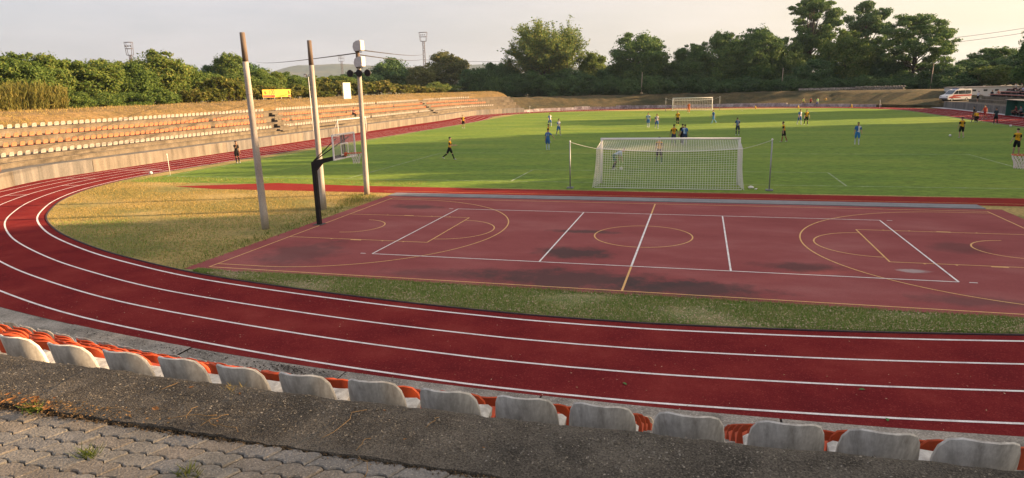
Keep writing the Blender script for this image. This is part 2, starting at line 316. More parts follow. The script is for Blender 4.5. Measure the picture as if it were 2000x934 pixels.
# running track
mb = MB(); A, B = closed(off(-.32)), closed(OUTER+NRM*.2); mb.strip(p3(A, .006), p3(B, .006))
track = tag(mb.build('running_track', M_track), kind='structure')
def lane(d, w=.05, z=.011, name='lane_line', sl=None):
    A, B = off(d-w/2), off(d+w/2)
    if sl is None: A, B = closed(A), closed(B)
    else: A, B = A[sl], B[sl]
    m_ = MB(); m_.strip(p3(A, z), p3(B, z)); return m_.build(name, M_line, track)
for d in (0, 1.22, 2.44, 3.66, 4.88): lane(d, .065 if d else .075)
mb = MB(); A, B = off(-.385), off(-.33); A, B = closed(A), closed(B)
mb.strip(p3(A, .03), p3(B, .03)); mb.strip(p3(B, .03), p3(B, .0)); mb.strip(p3(A, 0.), p3(A, .03))
tag(mb.build('track_kerb', mat('kerb_rubber', [(.03, .022, .028), (.07, .045, .055)], scale=4, rough=.9)), kind='structure')
# relay / start marks on the left bend (short white dashes and cross lines)
def cross_mark(i, d0, d1, w=.06, name='start_mark'):
    a, b = LOOP[i]+NRM[i]*d0, LOOP[i]+NRM[i]*d1; t = tg[i]*w/2
    m_ = MB(); m_.add([(*(a-t), .012), (*(a+t), .012), (*(b+t), .012), (*(b-t), .012)], [(0, 1, 2, 3)]); m_.build(name, M_line, track)
def nearest(x, y): return int(np.argmin(((LOOP-np.array([x, y]))**2).sum(1)))
for (x, y, d0, d1) in ((-35.6, 9.0, 1.3, 2.4), (-34.2, 6.0, 2.5, 3.6), (-36.2, 12.5, 2.5, 4.8), (-36.6, 15, .05, 1.2), (-36.7, 16.2, .05, 4.8), (-36.7, 17.2, 1.3, 3.6), (-33.4, 5, 3.7, 4.8)):
    cross_mark(nearest(x, y), d0, d1)
# jump runway between pitch and court
mb = MB(); mb.add([(-29.4, 9.2, .004), (-26.0, 8.55, .004), (-16, 8.45, .004), (0, 8.45, .004), (14, 8.35, .004), (33.5, 8.1, .004), (34.3, 10.45, .004), (16, 10.45, .004), (0, 10.35, .004), (-17.5, 10.75, .004), (-23.5, 11.3, .004)], [(0, 1, 2, 3, 4, 5, 6, 7, 8, 9, 10)])
rw = tag(mb.build('jump_runway', M_runway), kind='structure')
mb = MB(); mb.add([(-15, 9.02, .009), (33, 8.75, .009), (33, 8.79, .009), (-15, 9.06, .009)], [(0, 1, 2, 3)]); mb.build('runway_line', M_yline, rw)
mb = MB(); mb.box((-.2, 7.93, .01), (27.6, .95, .05)); tag(mb.build('concrete_gutter', M_strip), kind='structure')
# sports court slab
BL, BW, VL, VW, AT, KL, KW, CR = 13.44, 6.844, 8.86, 4.286, 2.93, 5.81, 2.356, 1.78
mb = MB(); mb.add([(-14.15, -7.18, .012), (14.15, -7.12, .012), (14.15, 7.4, .012), (-14.05, 7.4, .012), (-14.15, -7.18, -.05), (14.15, -7.12, -.05), (14.15, 7.4, -.05), (-14.05, 7.4, -.05)], [(0, 1, 2, 3), (0, 4, 5, 1), (1, 5, 6, 2), (3, 7, 4, 0)])
court = tag(mb.build('sports_court', M_court), kind='structure')
def seg(x0, y0, x1, y1, w, m, z, name):
    d = Vector((x1-x0, y1-y0)); d.normalize(); n = Vector((-d.y, d.x))*w/2
    m_ = MB(); m_.add([(x0-n.x, y0-n.y, z), (x1-n.x, y1-n.y, z), (x1+n.x, y1+n.y, z), (x0+n.x, y0+n.y, z)], [(0, 1, 2, 3)]); return m_.build(name, m, court)
def arc(cx, cy, r, a0, a1, w, m, z, name, n=48):
    A = []; B = []
    for i in range(n+1):
        a = math.radians(a0+(a1-a0)*i/n); A.append((cx+(r-w/2)*math.cos(a), cy+(r-w/2)*math.sin(a), z)); B.append((cx+(r+w/2)*math.cos(a), cy+(r+w/2)*math.sin(a), z))
    m_ = MB(); m_.strip(B, A); return m_.build(name, m, court)
ZY, ZW = .016, .020
for s in (-1, 1):
    seg(-BL, s*BW, BL, s*BW, .05, M_yline, ZY, 'basketball_line'); seg(s*BL, -BW, s*BL, BW, .05, M_yline, ZY+.001, 'basketball_line')
    for t in (-1, 1): seg(s*BL, t*KW, s*(BL-KL), t*KW, .05, M_yline, ZY+.002, 'key_line')
    seg(s*(BL-KL), -KW, s*(BL-KL), KW, .05, M_yline, ZY+.003, 'key_line')
    a = (-90, 90) if s < 0 else (90, 270)
    arc(s*(BL-KL), 0, CR, *a, .05, M_yline, ZY+.001, 'free_throw_arc')
    arc(s*(BL-1.55), 0, 1.25, *a, .05, M_yline, ZY, 'no_charge_arc', 24)
    rr = 6.45; arc(s*(BL-1.55), 0, rr, *a, .05, M_yline, ZY+.002, 'three_point_arc', 64)
    for t in (-1, 1): seg(s*BL, t*rr, s*(BL-1.55), t*rr, .05, M_yline, ZY+.003, 'three_point_line')
    for t in (-1, 1):
        seg(s*(BL-2.7), t*(KW+.06), s*(BL-3.15), t*(KW+.06), .1, M_yline, ZY, 'key_block')
        for q in (1.85, 4.0, 4.85): seg(s*(BL-q), t*(KW+.05), s*(BL-q-.06), t*(KW+.05), .1, M_yline, ZY, 'key_mark')
    seg(-VL, s*VW, VL, s*VW, .055, M_line, ZW, 'volleyball_line'); seg(s*VL, -VW, s*VL, VW, .055, M_line, ZW+.001, 'volleyball_line')
    seg(s*AT, -VW, s*AT, VW, .055, M_line, ZW+.001, 'attack_line')
    for t in (-1, 1): seg(s*(VL+.25), t*VW, s*(VL+.45), t*VW, .05, M_line, ZW, 'service_mark')
arc(0, 0, CR, 0, 360, .05, M_yline, ZY+.002, 'centre_circle', 64)
seg(0, -BW, 0, BW, .06, M_yline, ZY+.001, 'halfway_line'); seg(0, -VW, 0, VW, .065, M_line, ZW+.002, 'net_line')
# pitch lines
def pseg(x0, y0, x1, y1, w=.10):
    o = seg(x0, y0, x1, y1, w, M_fline, .005, 'pitch_line'); o.parent = pitch
GY, GX, FY = 13.53, .25, 112.0
for y, s in ((GY, 1), (FY, -1)):
    pseg(-34, y, 34.3, y); pseg(GX-9.16, y, GX-9.16, y+s*5.5); pseg(GX+9.16, y, GX+9.16, y+s*5.5); pseg(GX-9.16, y+s*5.5, GX+9.16, y+s*5.5)
    pseg(GX-20.16, y, GX-20.16, y+s*16.5); pseg(GX+20.16, y, GX+20.16, y+s*16.5); pseg(GX-20.16, y+s*16.5, GX+20.16, y+s*16.5)
pseg(-34, GY, -33, FY); pseg(34.3, GY, 34, FY); pseg(-33.6, 62.5, 34.2, 62.5)

# ------------------------------------------------------------------ left stand (wall, steps) follows the outside of the track
iL0, iL1 = nearest(-38, 119.5), nearest(-26, -3.5)        # loop runs far -> near on this side
idx = np.arange(iL0, iL1+1)
LB, LN = OUTER[idx], NRM[idx]
def offL(d): return LB+LN*d
lstand = empty('concrete_stand', (-42.1, 40, 0), label='long sunlit concrete stand with rows of white and orange seats across the track', cat='stand')
def childw(o, par): o.parent = par; o.matrix_parent_inverse = par.matrix_world.inverted(); return o
bpy.context.view_layer.update()
seglen = np.r_[0, np.cumsum(np.linalg.norm(np.diff(LB, axis=0), axis=1))]
def at_s(s, d):
    x = np.interp(s, seglen, LB[:, 0]); y = np.interp(s, seglen, LB[:, 1]); nx = np.interp(s, seglen, LN[:, 0]); ny = np.interp(s, seglen, LN[:, 1])
    k = math.hypot(nx, ny); nx /= k; ny /= k
    return x+nx*d, y+ny*d, nx, ny
STOT = float(seglen[-1])
# wall panels cast between construction joints
s = 0.0; k = 0
while s < STOT-.5:
    w = min(RND.choice((4.0, 5.0, 6.0, 7.0)), STOT-s); n = max(2, int(w/1.2)); proud = RND.uniform(0, .02); h = .97+RND.uniform(-.012, .012)
    A = [at_s(s+.012+(w-.024)*i/n, -proud)[:2] for i in range(n+1)]; B = [at_s(s+.012+(w-.024)*i/n, .3)[:2] for i in range(n+1)]
    m_ = MB(); m_.strip([(x, y, h) for x, y in A], [(x, y, h) for x, y in B]); m_.strip([(x, y, -.03) for x, y in A], [(x, y, h) for x, y in A])
    for q in (0, n): m_.add([(*A[q], -.03), (*B[q], -.03), (*B[q], h), (*A[q], h)], [(0, 1, 2, 3)])
    childw(m_.build('wall_panel', M_wall2 if RND.random() < .33 else M_wall), lstand); s += w; k += 1
def profile(name, d0, z0, d1, z1, m, ledge=None):
    """one step: riser from z0 to z1 at d0, tread back to d1"""
    m_ = MB(); e = .04
    m_.strip(p3(offL(d0), z0), p3(offL(d0), z1-.07)); m_.strip(p3(offL(d0), z1-.07), p3(offL(d0-e), z1-.07)); m_.strip(p3(offL(d0-e), z1-.07), p3(offL(d0-e), z1)); m_.strip(p3(offL(d0-e), z1), p3(offL(d1), z1))
    return childw(m_.build(name, m), lstand)
m_ = MB(); m_.strip(p3(offL(.02), .955), p3(offL(1.55), .955)); childw(m_.build('walkway', M_wall2), lstand)
profile('step', 1.5, .9, 2.1, 1.30, M_step)
ROWS_L = [(2.0, 1.60), (3.2, 2.18), (4.4, 2.76), (5.6, 3.36)]
zprev = 1.28
for i, (d, z) in enumerate(ROWS_L):
    profile('step', d, zprev-.05, d+1.24, z, M_step); zprev = z
# stairs in the two aisles
for ya in (41.4, 86.9):
    for r, (d, z) in enumerate(ROWS_L):
        yy = ya+r*1.25+.3; si = float(np.interp(-yy, -LB[:, 1], seglen)); zl = ROWS_L[r-1][1] if r else 1.28
        for q, (dd, fr) in enumerate(((.75, .36), (.38, .70))):
            x, y, nx, ny = at_s(si, d-dd/2-.06); hh = (z-zl)*fr
            childw(MB().box((x, y, zl+hh/2), (dd, 1.5, hh), math.atan2(ny, nx)).build('stair', M_step), lstand)
# grassy bank behind
m_ = MB(); rows = [(6.75, 3.33), (7.6, 3.7), (9.0, 4.15), (11, 4.42), (14, 4.55), (26, 4.3), (60, 3.2), (110, -.2)]
prev = None; rr_ = random.Random(3); grids = []
for d, z in rows:
    P = offL(d); grids.append([(float(x), float(y), z+(rr_.uniform(-.10, .10) if 7 < d < 20 else 0)) for x, y in P])
for a, b in zip(grids[:-1], grids[1:]): m_.strip(a, b, True)
tag(m_.build('embankment', M_bank), kind='structure')
# far embankment beyond the end bend
iF = [i for i in range(len(LOOP)) if OUTER[i][1] > 112 and -39.8 < OUTER[i][0] < 34.5]
FB, FN = OUTER[iF], NRM[iF]
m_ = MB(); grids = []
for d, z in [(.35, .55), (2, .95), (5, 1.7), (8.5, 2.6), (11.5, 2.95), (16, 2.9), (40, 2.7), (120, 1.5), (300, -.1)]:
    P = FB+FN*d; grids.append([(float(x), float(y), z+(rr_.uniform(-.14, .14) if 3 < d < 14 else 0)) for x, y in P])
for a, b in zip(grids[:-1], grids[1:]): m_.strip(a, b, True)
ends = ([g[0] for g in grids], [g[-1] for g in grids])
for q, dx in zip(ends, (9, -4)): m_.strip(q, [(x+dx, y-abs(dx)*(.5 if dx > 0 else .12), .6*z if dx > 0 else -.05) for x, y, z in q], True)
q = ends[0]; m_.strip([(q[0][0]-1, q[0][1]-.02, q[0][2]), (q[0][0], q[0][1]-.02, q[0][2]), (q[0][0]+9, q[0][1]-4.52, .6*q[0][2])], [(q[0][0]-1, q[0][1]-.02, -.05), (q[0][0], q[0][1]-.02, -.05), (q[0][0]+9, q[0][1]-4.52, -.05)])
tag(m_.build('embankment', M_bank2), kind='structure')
# low whitewashed retaining wall at the foot of the far bank, built of panels
fl = np.r_[0, np.cumsum(np.linalg.norm(np.diff(FB, axis=0), axis=1))]
rwall = empty('retaining_wall', (0, 130, 0), label='low flaking whitewashed wall at the foot of the far grassy bank', cat='wall'); bpy.context.view_layer.update()
s = 0
while s < fl[-1]-1:
    w = min(RND.uniform(2.2, 4.2), fl[-1]-s); n = 3; h = RND.uniform(.5, .78)
    pts = [(np.interp(s+.02+(w-.04)*i/n, fl, FB[:, 0]), np.interp(s+.02+(w-.04)*i/n, fl, FB[:, 1]), np.interp(s+.02+(w-.04)*i/n, fl, FN[:, 0]), np.interp(s+.02+(w-.04)*i/n, fl, FN[:, 1])) for i in range(n+1)]
    A = [(x, y) for x, y, a, b in pts]; B = [(x+a*.45, y+b*.45) for x, y, a, b in pts]
    m_ = MB(); m_.strip([(*q, -.03) for q in A], [(*q, h) for q in A]); m_.strip([(*q, h) for q in A], [(*q, h) for q in B])
    for q in (0, n): m_.add([(*A[q], -.03), (*B[q], -.03), (*B[q], h), (*A[q], h)], [(0, 1, 2, 3)])
    childw(m_.build('wall_panel', M_rustwhite), rwall); s += w

# ------------------------------------------------------------------ seats
def seat_profile():
    """moulded shell: flat pan with turned-down lip, and a low back whose top corners are rounded"""
    # outline of the back seen from the front: (x, z) half
    pan = MB()
    W, D, T = .205, .30, .035
    xs = [-W, -W+.03, -W*.4, W*.4, W-.03, W]; zs = [-.012, .008, 0, 0, .008, -.012]
    top = []; rowsy = [0.0, .03, D*.55, D-.05, D]
    hz = [-.02, .0, -.012, .004, .012]
    grid = [[(x, -y, .055+z+h) for x, z in zip(xs, zs)] for y, h in zip(rowsy, hz)]
    # y runs from back (0) to front (-D): seat faces -Y
    n = len(xs)
    vs = [p for r in grid for p in r]; fs = []
    for i in range(len(rowsy)-1):
        for j in range(n-1): fs.append((i*n+j, i*n+j+1, (i+1)*n+j+1, (i+1)*n+j))
    pan.add(vs, fs, True)
    bot = [(x, y, .0) if True else None for x, y in ((-W+.02, -.02), (W-.02, -.02), (W-.02, -D+.03), (-W+.02, -D+.03))]
    rim = [grid[0][0], grid[0][-1], grid[-1][-1], grid[-1][0]]
    def skirt(a, b, k): pan.strip(a, [(x*.97, y*.97-.004, z-k) for x, y, z in a], True)
    skirt(grid[0], None, .05); skirt(grid[-1], None, .06); skirt([g[0] for g in grid], None, .055); skirt([g[-1] for g in grid], None, .055)
    back = MB()
    H = .345
    prof = [(-W, .03), (-W, .09), (-W*.985, .175), (-W*.93, .25), (-W*.80, .31), (-W*.56, H-.006), (-W*.2, H-.003), (W*.2, H-.003), (W*.56, H-.008), (W*.80, .306), (W*.93, .245), (W*.985, .17), (W, .09), (W, .03)]
    def ydepth(x, z, outer): # curved shell, wrapped forward at the sides, raked back with height
        c = (abs(x)/W)**2.2
        return .012+.06*(z-.05)/.3-.105*c+(.022 if outer else 0)
    cols = 13
    def surf(outer):
        g = []
        for t in (0, .25, .5, .72, .88, 1.0):
            g.append([]); 
            for (x, ztop) in prof[1:-1]:
                z = .03+(ztop-.03)*t
                k = 1 if t < 1 else 1
                g[-1].append((x, ydepth(x, z, outer), z))
        return g
    go, gi = surf(True), surf(False); m = len(go[0])
    for g, flip in ((go, False), (gi, True)):
        vs = [p for r in g for p in r]; fs = []
        for i in range(len(g)-1):
            for j in range(m-1):
                q = (i*m+j, i*m+j+1, (i+1)*m+j+1, (i+1)*m+j); fs.append(q[::-1] if flip else q)
        back.add(vs, fs, True)
    edge_o = [r[0] for r in go]+go[-1][1:-1]+[r[-1] for r in go][::-1]; edge_i = [r[0] for r in gi]+gi[-1][1:-1]+[r[-1] for r in gi][::-1]
    lip = [((a[0]+b[0])/2*1.012, (a[1]+b[1])/2, (a[2]+b[2])/2+.006) for a, b in zip(edge_o, edge_i)]
    back.strip(edge_o, lip, True); back.strip(lip, edge_i, True)
    for x in (-.12, .12): pan.box((x, -.14, .01), (.05, .2, .06))
    return pan, back
PAN, BACK = seat_profile()
def seatmat(name, cols, dirt, amt):
    m = mat(name, cols, scale=9, rough=.62, world=False, fine=40, fine_amt=.08, spec=.25)
    nt = m.node_tree; b = nt.nodes['Principled BSDF']; src = b.inputs['Base Color'].links[0].from_socket
    t = nt.nodes.new('ShaderNodeTexCoord'); mp = nt.nodes.new('ShaderNodeMapping'); mp.inputs['Scale'].default_value = (16, 16, 4); nt.links.new(t.outputs['Object'], mp.inputs['Vector'])
    oi = nt.nodes.new('ShaderNodeObjectInfo'); vm = nt.nodes.new('ShaderNodeVectorMath'); vm.operation = 'SCALE'; vm.inputs['Scale'].default_value = 1.0
    cb = nt.nodes.new('ShaderNodeCombineXYZ'); mu = nt.nodes.new('ShaderNodeMath'); mu.operation = 'MULTIPLY'; mu.inputs[1].default_value = 60; nt.links.new(oi.outputs['Random'], mu.inputs[0]); nt.links.new(mu.outputs[0], cb.inputs['X'])
    ad = nt.nodes.new('ShaderNodeVectorMath'); nt.links.new(mp.outputs['Vector'], ad.inputs[0]); nt.links.new(cb.outputs['Vector'], ad.inputs[1])
    n = nt.nodes.new('ShaderNodeTexNoise'); n.inputs['Scale'].default_value = 1; n.inputs['Detail'].default_value = 7; n.inputs['Roughness'].default_value = .7; nt.links.new(ad.outputs['Vector'], n.inputs['Vector'])
    mr = nt.nodes.new('ShaderNodeMapRange'); mr.inputs['From Min'].default_value = .40; mr.inputs['From Max'].default_value = .72; mr.inputs['To Max'].default_value = amt; nt.links.new(n.outputs['Fac'], mr.inputs['Value'])
    mi = nt.nodes.new('ShaderNodeMixRGB'); nt.links.new(mr.outputs['Result'], mi.inputs['Fac']); nt.links.new(src, mi.inputs['Color1']); mi.inputs['Color2'].default_value = (*dirt, 1); nt.links.new(mi.outputs['Color'], b.inputs['Base Color'])
    return m
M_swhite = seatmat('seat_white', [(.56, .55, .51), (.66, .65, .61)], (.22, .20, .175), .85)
M_swhite_f = seatmat('seat_white_dimmed_for_sun', [(.32, .30, .28), (.40, .38, .355)], (.16, .14, .12), .8)  # darker copy of the same white plastic, toned down to offset direct sun
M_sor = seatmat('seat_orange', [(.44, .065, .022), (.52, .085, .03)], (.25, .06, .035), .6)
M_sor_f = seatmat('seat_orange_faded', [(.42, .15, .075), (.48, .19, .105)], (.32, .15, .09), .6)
ME_PAN = {}; ME_BACK = {}
for kname, mm in (('w', M_swhite), ('o', M_sor)):
    ME_PAN[kname] = PAN.mesh('seat_pan'); ME_PAN[kname].materials.append(mm); ME_BACK[kname] = BACK.mesh('backrest'); ME_BACK[kname].materials.append(mm)
# one-piece far seat (few px): same moulding, coarse
def far_seat():
    m_ = MB(); W = .205
    m_.box((0, -.19, .07), (.41, .37, .07)); 
    prof = [(-W, .06), (-W, .22), (-W*.78, .31), (-W*.3, .335), (W*.3, .335), (W*.78, .31), (W, .22), (W, .06)]
    f = [(x, .0-.04*(abs(x)/W)**2+.05*(z-.06)/.3, z) for x, z in prof]; b_ = [(x, y+.035, z) for x, y, z in f]
    n = len(prof); m_.add(f+b_, [tuple(range(n-1, -1, -1)), tuple(range(n, 2*n))]+[(i, i+1, n+i+1, n+i) for i in range(n-1)]); return m_
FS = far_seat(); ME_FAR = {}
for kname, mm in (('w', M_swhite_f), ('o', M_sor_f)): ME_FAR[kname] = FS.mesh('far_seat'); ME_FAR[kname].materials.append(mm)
def seat_near(x, y, z, rz, k, label, group, jit=True):
    e = empty('stadium_seat', (x, y, z), rz+(RND.uniform(-.035, .035) if jit else 0), label, 'seat', group)
    e.rotation_euler.x = RND.uniform(-.03, .03); e.rotation_euler.y = RND.uniform(-.025, .025)
    o = bpy.data.objects.new('seat_pan', ME_PAN[k]); COL.objects.link(o); o.parent = e
    o = bpy.data.objects.new('backrest', ME_BACK[k]); COL.objects.link(o); o.parent = e
    return e
# --- near stand under the camera: arc about (0.5, 44.64), seven rows
NC, NR = (.5, 44.64), 60.0
def near_pt(x, d):  # point at lateral position x along the ledge arc and distance d behind the ledge edge
    a = math.asin((x-NC[0])/(NR+d)); return (NC[0]+(NR+d)*math.sin(a), NC[1]-(NR+d)*math.cos(a), a)
nstand = empty('concrete_stand', (0, -18, 0), label='stepped concrete stand in the foreground with weathered white and orange seats', cat='stand'); bpy.context.view_layer.update()
def near_strip(d0, z0, d1, z1, m_, x0=-17, x1=13, n=40):
    A = []; B = []
    for i in range(n+1):
        x = x0+(x1-x0)*i/n; a = near_pt(x, d0); b = near_pt(x, d1); A.append((a[0], a[1], z0)); B.append((b[0], b[1], z1))
    m_.strip(A, B)
m_ = MB(); near_strip(0, -.03, 0, 1.0, m_); childw(m_.build('wall', M_wall), nstand)
for j in range(9):   # cast walkway bays
    x0 = -17+j*3.35; m_ = MB(); zz = 1.0+RND.uniform(-.01, .01)
    near_strip(0, zz-.12, 0, zz, m_, x0+.015, x0+3.335, 10); near_strip(0, zz, 1.1, zz, m_, x0+.015, x0+3.335, 10); near_strip(1.1, zz, 1.1, zz-.1, m_, x0+.015, x0+3.335, 10)
    childw(m_.build('walkway_bay', M_ledge), nstand)
DN0, DZ0, DD, DZ = .87, 1.135, .68, .366
for i in range(7):
    m_ = MB(); d, z = DN0+DD*i, DZ0+DZ*i
    near_strip(d, (z-DZ-.02) if i else .9, d, z, m_); near_strip(d, z, d+DD+.02, z, m_); childw(m_.build('step', M_ledge), nstand)
# seats of the near stand
top_x = [-3.34, -2.79, -2.225, -1.70, -1.18, -.654, -.124, .40, .91, 1.379, 1.887, 2.427, 2.898, 3.37]
for x in top_x:
    q = near_pt(x, DN0+DD*6+.295); seat_near(q[0], q[1], DZ0+DZ*6+.02, q[2]+math.pi, 'w', 'weathered white plastic seat in the top row against the mossy kerb', 'white seats in the top row of the near stand')
NSEAT = len(top_x)
ORD = ['lowest', 'second lowest', 'third', 'fourth', 'fifth', 'sixth']
for r in range(6):
    # stagger of each row as it stands; an aisle is left free
    x = 1.5-.235
    xs = []
    while x > (-12.0 if r < 1 else -9.5 if r < 3 else -7): xs.append(x); x -= .53+RND.uniform(-.012, .012)
    x = 2.24+.23
    while x < (5.0): xs.append(x); x += .53+RND.uniform(-.012, .012)
    for x in xs:
        q = near_pt(x, DN0+DD*r+.295); z = DZ0+DZ*r+.02
        if not seen(q[0], q[1], z+.25, .05): continue      # the photo shows nothing of it
        NSEAT += 1
        if r == 0: seat_near(q[0], q[1], z, q[2]+math.pi, 'w', 'white plastic seat in the lowest row of the near stand, above the track', 'white seats in the lowest row of the near stand')
        else: seat_near(q[0], q[1], z, q[2]+math.pi, 'o', f'bright orange plastic seat in the {ORD[r]} row of the near stand', f'orange seats in the {ORD[r]} row of the near stand')
# --- kerb slabs and paving behind the top row
KZ, KD = 3.73, DN0+DD*7-.02
kx = [-6.5, -2.05, 7.0]
def kerb_slab(x0, x1, dz, seed):
    n = int((x1-x0)/.06); mrow = 9; r_ = random.Random(seed); g = []
    hgt = {}
    for i in range(n+1):
        x = x0+.006+(x1-x0-.012)*i/n; row = []
        for j in range(mrow+1):
            d = KD+.505*j/mrow
            q = near_pt(x, d); e = min(j, mrow-j); rounded = ({0: -.02, 1: -.004}.get(j, 0))-.048*(j/mrow)**1.6
            wob = .004*math.sin(x*5.1+seed)+.003*math.sin(x*13+j)+r_.uniform(-.0035, .0035)
            dd = (r_.uniform(-.006, .006) if j in (0, mrow) else 0)
            row.append((q[0]+math.sin(q[2])*dd, q[1]-dd, KZ+dz+rounded+wob))
        g.append(row)
    m_ = MB(); w = mrow+1; vs = [p for r in g for p in r]; fs = [(i*w+j, i*w+j+1, (i+1)*w+j+1, (i+1)*w+j) for i in range(n) for j in range(mrow)]
    m_.add(vs, [f[::-1] for f in fs], True); m_.strip([r[0] for r in g], [(r[0][0], r[0][1]+.004, 3.3) for r in g]); m_.strip([r[-1] for r in g], [(r[-1][0], r[-1][1], 3.5) for r in g])
    for r in (g[0], g[-1]): m_.strip(r, [(p[0], p[1], 3.5) for p in r])
    childw(m_.build('kerb_slab', M_kerb), nstand)
for i in range(2): kerb_slab(kx[i], kx[i+1], (.0, .008, .002)[i], 5+i)
# paving bed and interlocking pavers (zigzag concrete blocks)
mb = MB(); mb.add([(-7, -27, 3.660), (8, -27, 3.660), (8, -20.9, 3.660), (-7, -20.9, 3.660)], [(0, 1, 2, 3)])
paving = tag(mb.build('pavement', M_soil), kind='structure'); 
def paver_mesh(v):
    r_ = random.Random(v); Lx, Ly, A = .236, .1125, .0095
    # block whose long sides run in a shallow zigzag and whose ends lean: it locks with its neighbours in half-bond
    top = [(-.5, -1), (-.42, -1), (-.30, 1), (-.13, 1), (0, -1), (.08, -1), (.20, 1), (.37, 1), (.5, -1)]
    SK = .42
    def pt(x, y, e): yy = e*Ly/2+A*y; return (x*Lx+SK*yy, yy)
    up = [pt(x, y, 1) for x, y in top]; dn = [pt(x, y, -1) for x, y in top]
    poly = dn+up[::-1]
    g = .0036; cx = 0
    P = [(x*(1-2*g/Lx)+r_.uniform(-.0012, .0012), y*(1-2*g/Ly)+r_.uniform(-.0012, .0012)) for x, y in poly]
    n = len(P); b = .006
    top_ = [(x*(1-.055), y*(1-.10), .0) for x, y in P]; mid = [(x, y, -b) for x, y in P]; low = [(x, y, -.05) for x, y in P]
    me = MB(); me.add(top_+mid+low, [tuple(range(n))]+[(i, n+i, n+(i+1) % n, (i+1) % n) for i in range(n)]+[(n+i, 2*n+i, 2*n+(i+1) % n, n+(i+1) % n) for i in range(n)])
    m = me.mesh('paver'); m.materials.append(M_pavers[v % 3]); return m
M_pavers = [mat('paver_%s' % n, c, scale=3.5, rough=.92, fine=70, fine_amt=.25, bump=.5, bscale=80, speck=(160, (.33, .30, .26), .93, .99)) for n, c in (('warm', [(.135, .12, .10), (.185, .167, .142), (.24, .215, .185)]), ('grey', [(.115, .113, .108), (.165, .162, .154), (.215, .21, .20)]), ('pale', [(.145, .138, .122), (.205, .195, .174), (.26, .245, .22)]))]
PM = [paver_mesh(v) for v in range(9)]
np_ = 0
for r in range(0, 14):
    y0 = -21.535-.1125*r
    for c in range(-18, 18):
        x = c*.236+(.118 if r % 2 else 0)-.08-.42*.1125*r
        # keep what the frame shows of the walk: a wedge left of the view
        if not (-3.6 < x < 2.4 and y0 > -22.62): continue
        if x > 1.55-(-21.5-y0)*.6 and False: continue
        o = bpy.data.objects.new('paver', RND.choice(PM)); COL.objects.link(o); o.parent = paving
        q = near_pt(x, 0); yy = y0+(-(q[1]+15.36))*0
        o.location = (x, y0+.0042*(x)**2*.5, 3.676+RND.uniform(-.004, .004)); o.rotation_euler = (RND.uniform(-.012, .012), RND.uniform(-.012, .012), RND.uniform(-.012, .012)+.01)
        np_ += 1
# --- left stand seats
SP = .56
AISLES = []
cand = []
gaps = [ (47.0, 49.2), (88.0, 90.2) ]     # by distance along the stand in +Y
for r, (d, z) in enumerate(ROWS_L):
    sA, sB = 6.5+r*1.0, STOT-1.0
    s = sA
    while s < sB:
        x, y, nx, ny = at_s(s, d+.42); yy = y
        skip = any(a+r*1.25 < yy < b+r*1.25 for a, b in ((40.5, 43.0), (86.0, 88.4)))
        if RND.random() < .012: skip = True
        if not skip: cand.append((math.hypot(x-1.889, y+24.195), r, x, y, z+.015, math.atan2(ny, nx)+math.pi/2-math.pi))
        s += SP+RND.uniform(-.012, .012)
cand.sort()
RN = ['lowest', 'second', 'third', 'top']
NIND = 300-NSEAT
inframe = [c for c in cand if c[3] > 5.5+(-c[2]-42)*.25]
rest = []
for k, c in enumerate(cand):
    dist, r, x, y, z, rz = c
    kk = 'w' if r in (0, 3) else 'o'
    if not seen(x, y, z, .03): continue
    if NIND > 0:
        NIND -= 1
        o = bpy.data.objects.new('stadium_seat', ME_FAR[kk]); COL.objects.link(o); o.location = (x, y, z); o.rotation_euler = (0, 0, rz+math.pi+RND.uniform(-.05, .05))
        col = 'white' if kk == 'w' else 'faded orange'
        tag(o, f'sunlit {col} seat in the {RN[r]} row of the long stand across the track', 'seat', f'{col} seats in the {RN[r]} row of the long stand')
    else: rest.append(c)
for kk, nm, lab in (('w', 'white_stand_seats', 'white seats filling the far length of the long stand'), ('o', 'orange_stand_seats', 'faded orange seats filling the far length of the long stand')):
    V = np.array(FS.v); m_ = MB()
    for (dist, r, x, y, z, rz) in rest:
        if ('w' if r in (0, 3) else 'o') != kk: continue
        a = rz+math.pi; ca, sa = math.cos(a), math.sin(a)
        P = np.stack([x+V[:, 0]*ca-V[:, 1]*sa, y+V[:, 0]*sa+V[:, 1]*ca, z+V[:, 2]], 1); m_.add(P.tolist(), FS.f)
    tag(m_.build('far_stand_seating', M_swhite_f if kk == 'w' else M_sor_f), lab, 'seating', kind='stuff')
#PART2
# ------------------------------------------------------------------ lamp / loudspeaker poles beside the court
def big_pole(x, y, h, label, stain):
    e = empty('concrete_pole', (x, y, 0), 0, label, 'pole', None); n = 9
    lean = RND.uniform(-.012, .012)
    pts = [(lean*h*i/n, 0, -.05+(h*.86+.05)*i/n) for i in range(n+1)]; rad = [.155-.045*i/n for i in range(n+1)]
    MB().tube(pts, rad, 14).build('shaft', M_pole, e)
    MB().tube([(lean*h*.86, 0, h*.86-.002), (lean*h, 0, h)], [.112, .098], 14).build('stained_top', M_polewood if stain else M_pole, e)
    for z in (.45*h, .7*h): MB().ring((lean*z, 0, z), .14-.045*z/h+.004, .012, 'z', 16, 5).build('band', M_pole, e)
    return e
big_pole(-15.41, -1.13, 7.85, 'bare grey concrete pole in the dry grass, closest to the basketball post', True)
big_pole(-15.4, 3.35, 7.8, 'bare weathered pole standing between the bare pole and the loudspeaker pole', True)
p3_ = big_pole(-15.43, 7.8, 7.85, 'weathered pole carrying two floodlights and three black round loudspeakers', True)
